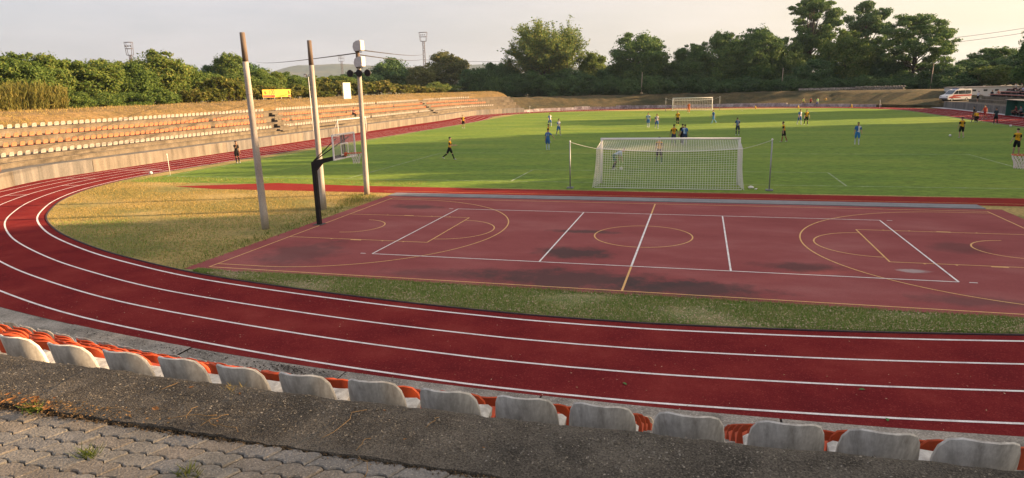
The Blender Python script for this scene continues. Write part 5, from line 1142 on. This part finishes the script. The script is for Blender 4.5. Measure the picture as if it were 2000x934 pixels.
TREES = [
    ('broad', -65.0, 31.5, 4.2, 6.2, 6.5),
    ('broad', -63.0, 41.0, 4.2, 5.2, 6.2),
    ('broad', -66.5, 49.0, 4.2, 6.2, 7.0),
    ('broad', -66.0, 57.5, 4.2, 4.4, 7.0),
    ('broad', -66.0, 64.0, 4.2, 4.6, 7.2),
    ('broad', -67.0, 70.0, 4.2, 5.0, 7.0),
    ('broad', -68.0, 88.0, 4.2, 4.4, 7.5),
    ('broad', -70.0, 101.0, 4.2, 4.6, 8.5),
    ('broad', -66.0, 26.1, 4.2, 6.5, 7.5),
    ('broad', -64.0, 28.0, 4.2, 5.9, 6.3),
    ('broad', -66.0, 34.1, 4.2, 5.7, 6.1),
    ('broad', -64.0, 36.5, 4.2, 5.8, 8.0),
    ('broad', -67.0, 44.3, 4.2, 5.8, 6.3),
    ('broad', -64.0, 46.3, 4.2, 7.0, 8.7),
    ('broad', -65.0, 52.4, 4.2, 5.6, 6.6),
    ('dark', -70.0, 56.5, 4.2, 5.3, 8.0),
    ('broad', -82.0, 82.6, 4.2, 9.1, 7.5),
    ('dark', -86.0, 81.6, 4.2, 6.8, 7.6),
    ('dark', -92.0, 100.6, 4.2, 8.2, 9.8),
    ('reed', -58.0, 20.8, 4.2, 2.5, 3.6),
    ('reed', -58.0, 23.2, 4.2, 2.7, 3.9),
    ('reed', -58.0, 25.5, 4.2, 2.4, 3.5),
    ('bush', -59.5, 29.6, 4.2, 2.0, 4.1),
    ('bush', -59.5, 33.2, 4.2, 1.8, 4.9),
    ('bush', -59.5, 36.9, 4.2, 1.9, 4.8),
    ('bush', -59.5, 41.0, 4.2, 2.2, 5.1),
    ('bush', -60.0, 44.7, 4.2, 1.9, 3.8),
    ('sumac', -57.5, 44.3, 4.2, 2.1, 3.5),
    ('sumac', -58.5, 50.6, 4.2, 3.6, 5.6),
    ('sumac', -57.0, 47.0, 4.2, 1.8, 3.3),
    ('sumac', -59.0, 55.1, 4.2, 2.9, 4.8),
    ('broad', -68.0, 73.8, 4.2, 5.4, 6.8),
    ('broad', -70.0, 82.4, 4.2, 4.9, 8.3),
    ('sumac', -60.0, 62.1, 4.2, 2.5, 5.7),
    ('sumac', -60.0, 70.8, 4.2, 2.7, 5.9),
    ('broad', -72.0, 93.8, 4.2, 4.2, 8.5),
    ('sumac', -61.0, 81.9, 4.2, 3.6, 6.8),
    ('sumac', -59.0, 65.7, 4.2, 2.0, 4.7),
    ('sumac', -59.0, 74.2, 4.2, 1.6, 5.7),
    ('broad', -78.0, 112.9, 4.2, 5.0, 9.3),
    ('sumac', -61.0, 91.9, 4.2, 3.1, 7.0),
    ('dark', -84.0, 132.1, 4.2, 6.1, 12.0),
    ('dark', -80.0, 145.7, 4.2, 10.2, 12.8),
    ('dark', -80.0, 132.7, 4.2, 5.9, 9.4),
    ('sumac', -61.0, 99.3, 4.2, 3.3, 7.4),
    ('sumac', -60.0, 106.6, 4.2, 2.7, 7.3),
    ('sumac', -59.0, 114.9, 4.2, 2.2, 6.8),
    ('sumac', -58.0, 121.3, 4.2, 1.7, 6.2),
    ('tawny', -66.0, 152.0, 4.2, 11.7, 13.5),
    ('tawny', -68.0, 138.5, 4.2, 7.6, 9.0),
    ('bush', -61.0, 130.4, 4.2, 2.9, 8.5),
    ('bush', -59.0, 139.3, 4.2, 2.2, 8.9),
    ('dark', -54.9, 142.0, 2.9, 7.9, 9.5),
    ('dark', -53.2, 150.0, 2.9, 9.4, 9.3),
    ('dark', -50.4, 155.0, 2.9, 9.7, 10.1),
    ('dark', -44.4, 146.0, 2.9, 6.4, 10.1),
    ('dark', -39.8, 144.0, 2.9, 6.8, 10.4),
    ('airy', -37.9, 152.0, 2.9, 23.5, 33.0),
    ('dark', -31.8, 147.0, 2.9, 7.3, 10.5),
    ('broad', -26.5, 158.0, 2.9, 11.7, 9.3),
    ('dark', -26.8, 145.0, 2.9, 5.8, 10.3),
    ('oak', -13.7, 150.0, 2.9, 15.9, 16.4),
    ('dark', -20.7, 152.0, 2.9, 7.7, 9.5),
    ('dark', -5.9, 152.0, 2.9, 8.1, 9.8),
    ('oak', -0.7, 148.0, 2.9, 12.1, 11.4),
    ('oak', 6.3, 150.0, 2.9, 15.0, 12.9),
    ('oak', 14.1, 152.0, 2.9, 16.0, 13.8),
    ('oak', 21.3, 156.0, 2.9, 13.1, 11.0),
    ('tall', 27.7, 160.0, 2.9, 22.9, 16.5),
    ('broad', 33.8, 150.0, 2.9, 13.7, 14.2),
    ('tall', 41.8, 170.0, 2.9, 21.5, 14.5),
    ('dark', 27.9, 148.0, 2.9, 7.7, 11.9),
    ('layered', 48.1, 150.0, 2.9, 16.6, 17.9),
    ('dark', 43.3, 152.0, 2.9, 7.3, 10.5),
    ('broad', 40.7, 158.0, 2.9, 9.4, 7.4),
    ('dark', 53.6, 146.0, 2.9, 5.7, 10.4),
    ('dark', 59.8, 150.0, 2.5, 6.8, 10.0),
    ('oak', 67.3, 158.0, 2.5, 9.6, 13.2),
    ('dark', 68.4, 150.0, 2.5, 7.8, 11.2),
    ('broad', 62.2, 144.0, 2.5, 5.2, 10.5),
    ('dark', 71.1, 145.0, 2.5, 7.7, 10.8),
    ('shrub', -54.5, 142.5, 2.5, 5.3, 8.0),
    ('shrub', -49.5, 143.5, 2.5, 6.1, 7.9),
    ('shrub', -44.6, 144.5, 2.5, 5.2, 7.9),
    ('shrub', -39.6, 145.5, 2.5, 6.0, 7.9),
    ('shrub', -33.9, 142.5, 2.5, 5.0, 7.7),
    ('shrub', -29.1, 143.5, 2.5, 5.8, 7.7),
    ('shrub', -24.4, 144.5, 2.5, 4.9, 7.7),
    ('shrub', -19.7, 145.5, 2.5, 5.6, 7.7),
    ('shrub', -14.6, 142.5, 2.5, 4.7, 7.5),
    ('shrub', -10.0, 143.5, 2.5, 5.4, 7.4),
    ('shrub', -5.5, 144.5, 2.5, 4.6, 7.4),
    ('shrub', -0.9, 145.5, 2.5, 5.3, 7.4),
    ('shrub', 3.6, 142.5, 2.5, 4.4, 7.2),
    ('shrub', 8.0, 143.5, 2.5, 3.6, 7.2),
    ('shrub', 12.4, 144.5, 2.5, 4.3, 7.2),
    ('shrub', 16.8, 145.5, 2.5, 3.5, 7.2),
    ('shrub', 20.7, 142.5, 2.5, 4.2, 7.0),
    ('shrub', 25.0, 143.5, 2.5, 3.4, 7.0),
    ('shrub', 29.2, 144.5, 2.5, 4.1, 7.0),
    ('shrub', 33.4, 145.5, 2.5, 3.3, 7.0),
    ('shrub', 36.8, 142.5, 2.5, 3.9, 6.8),
    ('shrub', 41.0, 143.5, 2.5, 3.2, 6.8),
    ('shrub', 45.0, 144.5, 2.5, 3.8, 6.8),
    ('shrub', 49.2, 145.5, 2.5, 3.0, 6.8),
    ('shrub', 52.0, 142.5, 2.5, 3.7, 6.6),
    ('shrub', 56.1, 143.5, 2.5, 2.9, 6.6),
]
LB_ = {('broad', 0): 'sunlit leafy green tree behind the bank of the long stand', ('dark', 0): 'darker shaded tree standing behind the sunlit trees of the long stand', ('bush', 0): 'low leafy bush growing along the crest behind the long stand', ('sumac', 0): 'bright yellow-green sumac bush with drooping fronds behind the long stand', ('reed', 0): 'olive clump of tall reeds at the crest behind the long stand',
       ('dark', 1): 'dark dense tree in the shaded tree line beyond the far bank', ('oak', 1): 'large dark round-crowned tree in the shaded tree line beyond the far bank', ('broad', 1): 'yellow-green lit tree amid the dark tree line beyond the far bank', ('shrub', 1): 'dark undergrowth shrub along the crest of the far bank'}
UNI = {('airy', 0): 'huge open-crowned tree turning golden, its twigs showing the sky', ('layered', 0): 'broad tree with flat tiered branches beside the two wires', ('tall', 0): 'tallest tree with bare forked limbs and loose leaf clusters', ('tall', 1): 'tall dark loose-crowned tree behind the yellow-green lit tree', ('tawny', 0): 'large rounded tawny olive tree beside the tall tower', ('tawny', 1): 'smaller tawny olive tree right below the tall tower'}
cu_ = {}
for (kind, x, y, zb, h, w) in TREES:
    if kind in ('airy', 'layered', 'tall', 'tawny'):
        q = cu_.get(kind, 0); cu_[kind] = q+1; tree(kind, x, y, zb, h, w, UNI[(kind, q)], None)
    else:
        far = 1 if y > 140 and x > -58 else 0
        if kind == 'bush': far = 0
        lab = LB_[(kind, far)]; tree(kind, x, y, zb, h, w, lab, {0: 'growth behind the long stand', 1: 'tree line beyond the far bank'}[far]+': '+kind)
# trees on the near side of the terraced stand: outside the frame, they throw the long shade over court and pitch
rs = random.Random(21)
def Hprof(y):
    pts = [(-40, 20.5), (-8, 20.5), (4, 19.6), (9, 22), (13, 25), (26, 24.5), (29, 21.0), (33, 19.0), (38, 18.8), (43, 23.5), (48, 26), (56, 25.5), (63, 26.5), (70, 26), (74, 19), (77, 7), (88, 6.5), (91, 18), (96, 22), (105, 22), (108, 15)]
    return float(np.interp(y, [a for a, b in pts], [b for a, b in pts]))
y = -42.0
while y < 112:
    hh = Hprof(y)
    if hh > 8: tree('oak', 58+rs.uniform(-1.2, 1.2), y, .95, 1.12*hh-.6+rs.uniform(-.5, .5), rs.uniform(9.5, 12), 'big shade tree in the row behind the terraced stand', 'shade trees behind the terraced stand')
    y += rs.uniform(4.2, 6.0)
# ------------------------------------------------------------------ grass, weeds and leaf litter
def blades(name, pts, hgt, wid_, m, seed, lean=.45):
    rng = np.random.default_rng(seed); n = len(pts); a = rng.uniform(0, 6.28, n); h = hgt*rng.uniform(.5, 1.3, n); w = wid_*rng.uniform(.7, 1.3, n)
    P = np.c_[pts, np.full(n, -.004)]; s = np.stack([np.cos(a), np.sin(a), 0*a], 1)*w[:, None]/2; b = rng.uniform(0, 6.28, n); ln = np.stack([np.cos(b)*lean*h, np.sin(b)*lean*h, h], 1)
    V = np.stack([P-s, P+s, P+ln], 1).reshape(-1, 3); F = np.arange(n)[:, None]*3+np.array([[0, 1, 2]])
    me = np_mesh(name, V, F); o = mesh_obj(name, me, m); return o
G_near = leaf_mat('grass_near', [(.10, .23, .035), (.155, .30, .05), (.26, .33, .09), (.52, .44, .23)], .25)
G_dry = leaf_mat('grass_dry', [(.14, .15, .04), (.27, .22, .065), (.42, .30, .105), (.52, .36, .14)], .25)
G_weed = leaf_mat('grass_weed', [(.07, .12, .02), (.12, .16, .03), (.2, .2, .05)], .3)
INN = off(-.46)
def inner_y(x): # lower boundary of the infield at x (near side)
    sel = INN[INN[:, 1] < 18]; o_ = np.argsort(sel[:, 0]); return np.interp(x, sel[o_, 0], sel[o_, 1])
rng = np.random.default_rng(5)
m_ = MB(); xs = np.linspace(-14.2, 33, 90); m_.strip([(float(x), float(inner_y(x)), -.001) for x in xs], [(float(x), -7.14 if x < 14.2 else -7.14+(x-14.2)*.05, -.001) for x in xs]); tag(m_.build('verge', M_strip_soil), kind='structure')
n = 95000; X = rng.uniform(-13.6, 13, n); lo = inner_y(X); Y = lo+rng.uniform(0, 1, n)*(-7.16-lo)
cl = np.sin(X*1.7+np.sin(Y*2.1)*1.3)+np.sin(X*.63+Y*1.9+1.0)+rng.normal(size=n)*.6; keep = cl > -.75
tag(blades('verge_grass', np.c_[X, Y][keep], .085, .013, G_near, 1), 'patchy green grass on the verge between track and court', 'grass', kind='stuff')
n = 5200; X = rng.uniform(-12, 12.5, n); Y = -7.16+np.abs(rng.normal(size=n))*-.07; tag(blades('edge_weeds', np.c_[X, Y], .11, .012, G_near, 2, .5), 'ragged weeds fringing the court edge', 'weeds', kind='stuff')
n = 150000; X = rng.uniform(-36, -14.0, n); Y = rng.uniform(-9.5, 13, n); lo = inner_y(X)
left = -36.4+np.interp(Y, [-9, -3, 1, 4, 7, 10, 13], [22, 11.3, 6.7, 4.4, 2.4, 1.3, .7]); k = (Y > lo) & (X > left) & ~((Y > 8.4) & (Y < 11.3) & (X > -29.2))
cl = np.sin(X*.9+np.sin(Y*1.4)*1.2)+np.sin(X*.37+Y*1.1)+rng.normal(size=n)*.7; k &= cl > -1.1
shd = (Y < 1.5+.35*(X+18)) | (Y > 10.5); P = np.c_[X, Y]  # shade edge along the sun's direction; grass colour is split there, greener inside
tag(blades('dry_grass', P[k & ~(shd & (rng.uniform(size=n) < .6))], .07, .016, G_dry, 3), 'dry yellow short grass, denser outside the shade, inside the bend of the track', 'grass', kind='stuff')
k2 = k & shd & (rng.uniform(size=n) < .5); tag(blades('shade_green_grass', P[k2], .075, .016, G_near, 4), 'short grass greened where the shade falls inside the bend near the court corner', 'grass', kind='stuff')
n = 3800; t = rng.uniform(0, 1, n); X = -14.35+rng.normal(size=n)*.25-.2; Y = -7+14.5*t; big = rng.uniform(size=n) < np.clip((Y-2)/6, .15, 1); X = X-big*rng.uniform(0, 1.6, n)*np.clip((Y-3)/4, 0, 1)
tag(blades('court_edge_weeds', np.c_[X, Y][big], .14, .022, G_weed, 6, .5), 'leafy weeds along the baseline edge of the court', 'weeds', kind='stuff')
n = 26000; iy = rng.integers(0, len(LB)-1, n); dq = rng.uniform(7.0, 14, n); zz = np.interp(dq, [6.75, 7.6, 9, 11, 14], [3.33, 3.7, 4.15, 4.42, 4.55]); fr_ = rng.uniform(0, 1, n)[:, None]; base = (LB[iy]*(1-fr_)+LB[iy+1]*fr_)+(LN[iy]*(1-fr_)+LN[iy+1]*fr_)*dq[:, None]
o = blades('bank_grass', base, .22, .035, G_dry, 8, .6); V = np.zeros(len(o.data.vertices)*3); o.data.vertices.foreach_get('co', V); V = V.reshape(-1, 3, 3); V[:, :, 2] += zz[:, None]-.02; o.data.vertices.foreach_set('co', V.ravel()); o.data.update(); tag(o, 'dry golden grass tufts on the bank above the long stand', 'grass', kind='stuff')
# litter of small pale leaf bits over verge and track
def flecks(name, pts, z, size, m, seed, lab):
    rng_ = np.random.default_rng(seed); n = len(pts); a = rng_.uniform(0, 6.28, n); s = size*rng_.uniform(.5, 1.4, n); u = np.stack([np.cos(a), np.sin(a), rng_.uniform(-.25, .25, n)], 1); v = np.stack([-np.sin(a), np.cos(a), rng_.uniform(-.25, .25, n)], 1)
    c = np.c_[pts, z+.35*s]; V = np.stack([c-u*s[:, None]*.6, c-v*s[:, None]*.35+np.array([0, 0, .004]), c+u*s[:, None]*.6, c+v*s[:, None]*.35], 1).reshape(-1, 3); F = np.arange(n)[:, None]*4+np.array([[0, 1, 2, 3]]); tag(mesh_obj(name, np_mesh(name, V, F), m), lab, 'leaf litter', kind='stuff')
M_fleck = leaf_mat('leaf_bits', [(.20, .13, .06), (.36, .27, .16), (.5, .42, .30), (.42, .20, .10)], 0)
n = 14000; X = rng.uniform(-13, 13, n); lo = inner_y(X); Y = lo+rng.uniform(0, 1, n)**1.2*(-7.2-lo); flecks('leaf_litter', np.c_[X, Y], .03, .035, M_fleck, 9, 'pale fallen leaf bits scattered through the verge grass')
n = 330; X = rng.uniform(-16, 9, n); lo = inner_y(X); Y = lo-.5-rng.uniform(0, 1, n)**.7*4.6; flecks('leaf_litter', np.c_[X, Y], .012, .028, M_fleck, 10, 'tiny pale leaf bits scattered over the red track')
# three green leaves on the track
M_gl = flat('fresh_leaf', (.05, .16, .03))
for (x, y, lab) in ((.7, -12.6, 'first'), (4.9, -11.9, 'second'), (5.05, -13.0, 'third')):
    m_ = MB(); A = [(-.06, 0, .0), (-.02, .028, .014), (.03, .024, .01), (.065, 0, .004), (.03, -.024, .012), (-.02, -.028, .016)]; m_.add(A, [(0, 1, 5), (1, 2, 4, 5), (2, 3, 4)])
    o = m_.build('green_leaf', M_gl, None, (x, y, .016), RND.uniform(0, 6)); tag(o, 'fresh green leaf fallen on the red track', 'leaf', 'green leaves on the track')
# foreground: dry leaves, twigs and weeds on the kerb and pavers
M_dl = leaf_mat('dead_leaf', [(.12, .05, .018), (.22, .10, .035), (.34, .19, .08)], .15); M_tw = mat('straw_stalk', [(.16, .10, .045), (.28, .19, .09)], scale=30, rough=.9)
def dry_leaf(x, y, z, s, lab):
    m_ = MB(); r_ = random.Random(x*91+y); A = [(-1, 0, .25), (-.4, .42, .38), (.2, .5, .18), (1, .05, .32), (.3, -.4, .36), (-.45, -.38, .2)]; A = [(a*s+r_.uniform(-.1, .1)*s, b*s, (c+r_.uniform(0, .35))*s*.6) for a, b, c in A]; m_.add(A+[(0, 0, .02*s)], [(0, 1, 6), (1, 2, 6), (2, 3, 6), (3, 4, 6), (4, 5, 6), (5, 0, 6)])
    tag(m_.build('dry_leaf', M_dl, None, (x, y, z), r_.uniform(0, 6)), lab, 'leaf', 'dry leaves in the foreground')
for x, y, s, lab in ((-1.13, -21.36, .034, 'curled russet dead leaf lying alone on the mossy kerb'),): dry_leaf(x, y, KZ, s, lab)
rl = random.Random(4)
for i in range(26): dry_leaf(-2.05+rl.gauss(0, .16), -21.46+rl.gauss(0, .045), KZ, rl.uniform(.018, .036), 'orange-brown dry leaf in the heap where kerb meets pavers')
for i in range(7): dry_leaf(rl.uniform(-2, 1.0), rl.uniform(-21.45, -21.05), KZ+.002, rl.uniform(.010, .02), 'small brown dry leaf scrap scattered on the mossy kerb')
def twig(pts, r, lab): tag(MB().tube(pts, r, 5).build('dry_stalk', M_tw), lab, 'stalk', 'dry stalks in the foreground')
def zig(x, y, a, L, z=3.736, n=5, bend=.25, seed=0):
    r_ = random.Random(seed); p = []
    for i in range(n+1): p.append((x+math.cos(a)*L*i/n, y+math.sin(a)*L*i/n, z+.01*math.sin(math.pi*i/n)+.006*r_.random())); a += r_.uniform(-bend, bend)
    return p
for i, (x, y, a, L) in enumerate(((-.95, -21.45, .5, .26), (-.86, -21.42, 1.9, .14), (-.80, -21.40, -.4, .18), (-.72, -21.47, 1.2, .16), (-.66, -21.44, .2, .2))): twig(zig(x, y, a, L, seed=i), .0019, 'dry tangled stalk in the little heap of stems on the kerb')
for i, (x, y, a, L, lab) in enumerate(((.02, -21.44, .95, .36, 'long thin pale straw lying across the kerb'), (.26, -21.5, 1.35, .13, 'short pale straw at the paver edge of the kerb'), (.3, -21.55, -.6, .2, 'bent dark-tipped stalk lying on the pavers'), (-1.42, -21.45, .35, .18, 'stout pale stem beside the russet leaf'), (-1.30, -21.15, .5, .12, 'short stalk close to the seats side of the kerb'), (.52, -21.2, 1.1, .12, 'reddish stalk in the middle of the kerb'), (-1.95, -21.55, .45, .16, 'pale stalk poking from the leaf heap'))): twig(zig(x, y, a, L, seed=20+i), .002, lab)
def weed(x, y, z, n, h, lab, m=G_weed):
    rng_ = np.random.default_rng(int(abs(x*1000))); P = np.c_[x+rng_.normal(size=n)*.03, y+rng_.normal(size=n)*.02]; o = blades('weed_tuft', P-np.array([x, y]), h, .008, m, int(abs(y*100)), .9); o.location = (x, y, z); tag(o, lab, 'weed')
weed(-1.17, -21.78, 3.67, 70, .06, 'small green weed tuft growing between the pavers'); weed(-.52, -21.80, 3.67, 60, .055, 'sparse grassy tuft in the paver joints below the stalk heap'); weed(-.86, -21.02, 3.72, 50, .04, 'tiny yellowing weed at the seat-side edge of the kerb', G_dry); weed(-1.9, -21.5, 3.71, 60, .05, 'green shoots in the leaf heap on the kerb')
# moss and grit crumbs on the kerb
rngk = np.random.default_rng(12); n = 5200; X = rngk.uniform(-3.6, 3.6, n); t = rngk.uniform(0, 1, n); Yk = np.array([near_pt(float(a), KD+.03+.44*float(b))[1] for a, b in zip(X, t)])
flecks('kerb_grit', np.c_[X, Yk], KZ+.002, .010, leaf_mat('grit', [(.03, .028, .022), (.10, .09, .07), (.22, .20, .165), (.36, .34, .30)], 0), 13, 'loose grit and crumbs lying over the mossy kerb')
rl2 = np.random.default_rng(31); n = 900; X = -2.1+rl2.normal(size=n)*.42; Yk = -21.42+rl2.normal(size=n)*.05; flecks('dry_moss', np.c_[X, Yk], 3.70, .013, leaf_mat('moss_bits', [(.05, .035, .015), (.10, .07, .03), (.19, .11, .045), (.28, .18, .085)], 0), 32, 'rusty dry moss and leaf crumbs gathered on the kerb by the leaf heap')
n = 420; X = np.r_[-4.6+rl2.normal(size=n//2)*.35, -6.5+rl2.normal(size=n//2)*1.6]; Yk = np.array([near_pt(float(a), .1+abs(float(b))*.16)[1] for a, b in zip(X, rl2.normal(size=len(X)))]); flecks('ledge_litter', np.c_[X, Yk], 1.005, .035, leaf_mat('dark_litter', [(.012, .010, .008), (.03, .024, .018), (.08, .06, .04)], 0), 33, 'dark rotting leaf litter on the walkway edge above the track')
# moss/soil seam where kerb meets pavers
n = 2600; X = rngk.uniform(-3.2, 1.6, n); Yk = -21.475+rngk.normal(size=n)*.018; flecks('seam_debris', np.c_[X, Yk], 3.675, .010, leaf_mat('seam_bits', [(.02, .016, .01), (.06, .045, .025), (.14, .09, .045), (.22, .15, .08)], 0), 14, 'dark soil and leaf crumbs in the seam between kerb and pavers')

# ------------------------------------------------------------------ evening haze
hz_m = bpy.data.materials.new('evening_haze'); hz_m.use_nodes = True; nt = hz_m.node_tree; nt.nodes.clear(); ou = nt.nodes.new('ShaderNodeOutputMaterial'); pv = nt.nodes.new('ShaderNodeVolumePrincipled')
pv.inputs['Color'].default_value = (.58, .76, 1.0, 1); pv.inputs['Density'].default_value = .00014; pv.inputs['Anisotropy'].default_value = .2; nt.links.new(pv.outputs['Volume'], ou.inputs['Volume'])
tag(MB().box((0, 1450, 62), (7300, 4200, 128)).build('haze', hz_m), 'thin warm evening haze lying over the whole ground', 'haze', kind='stuff')
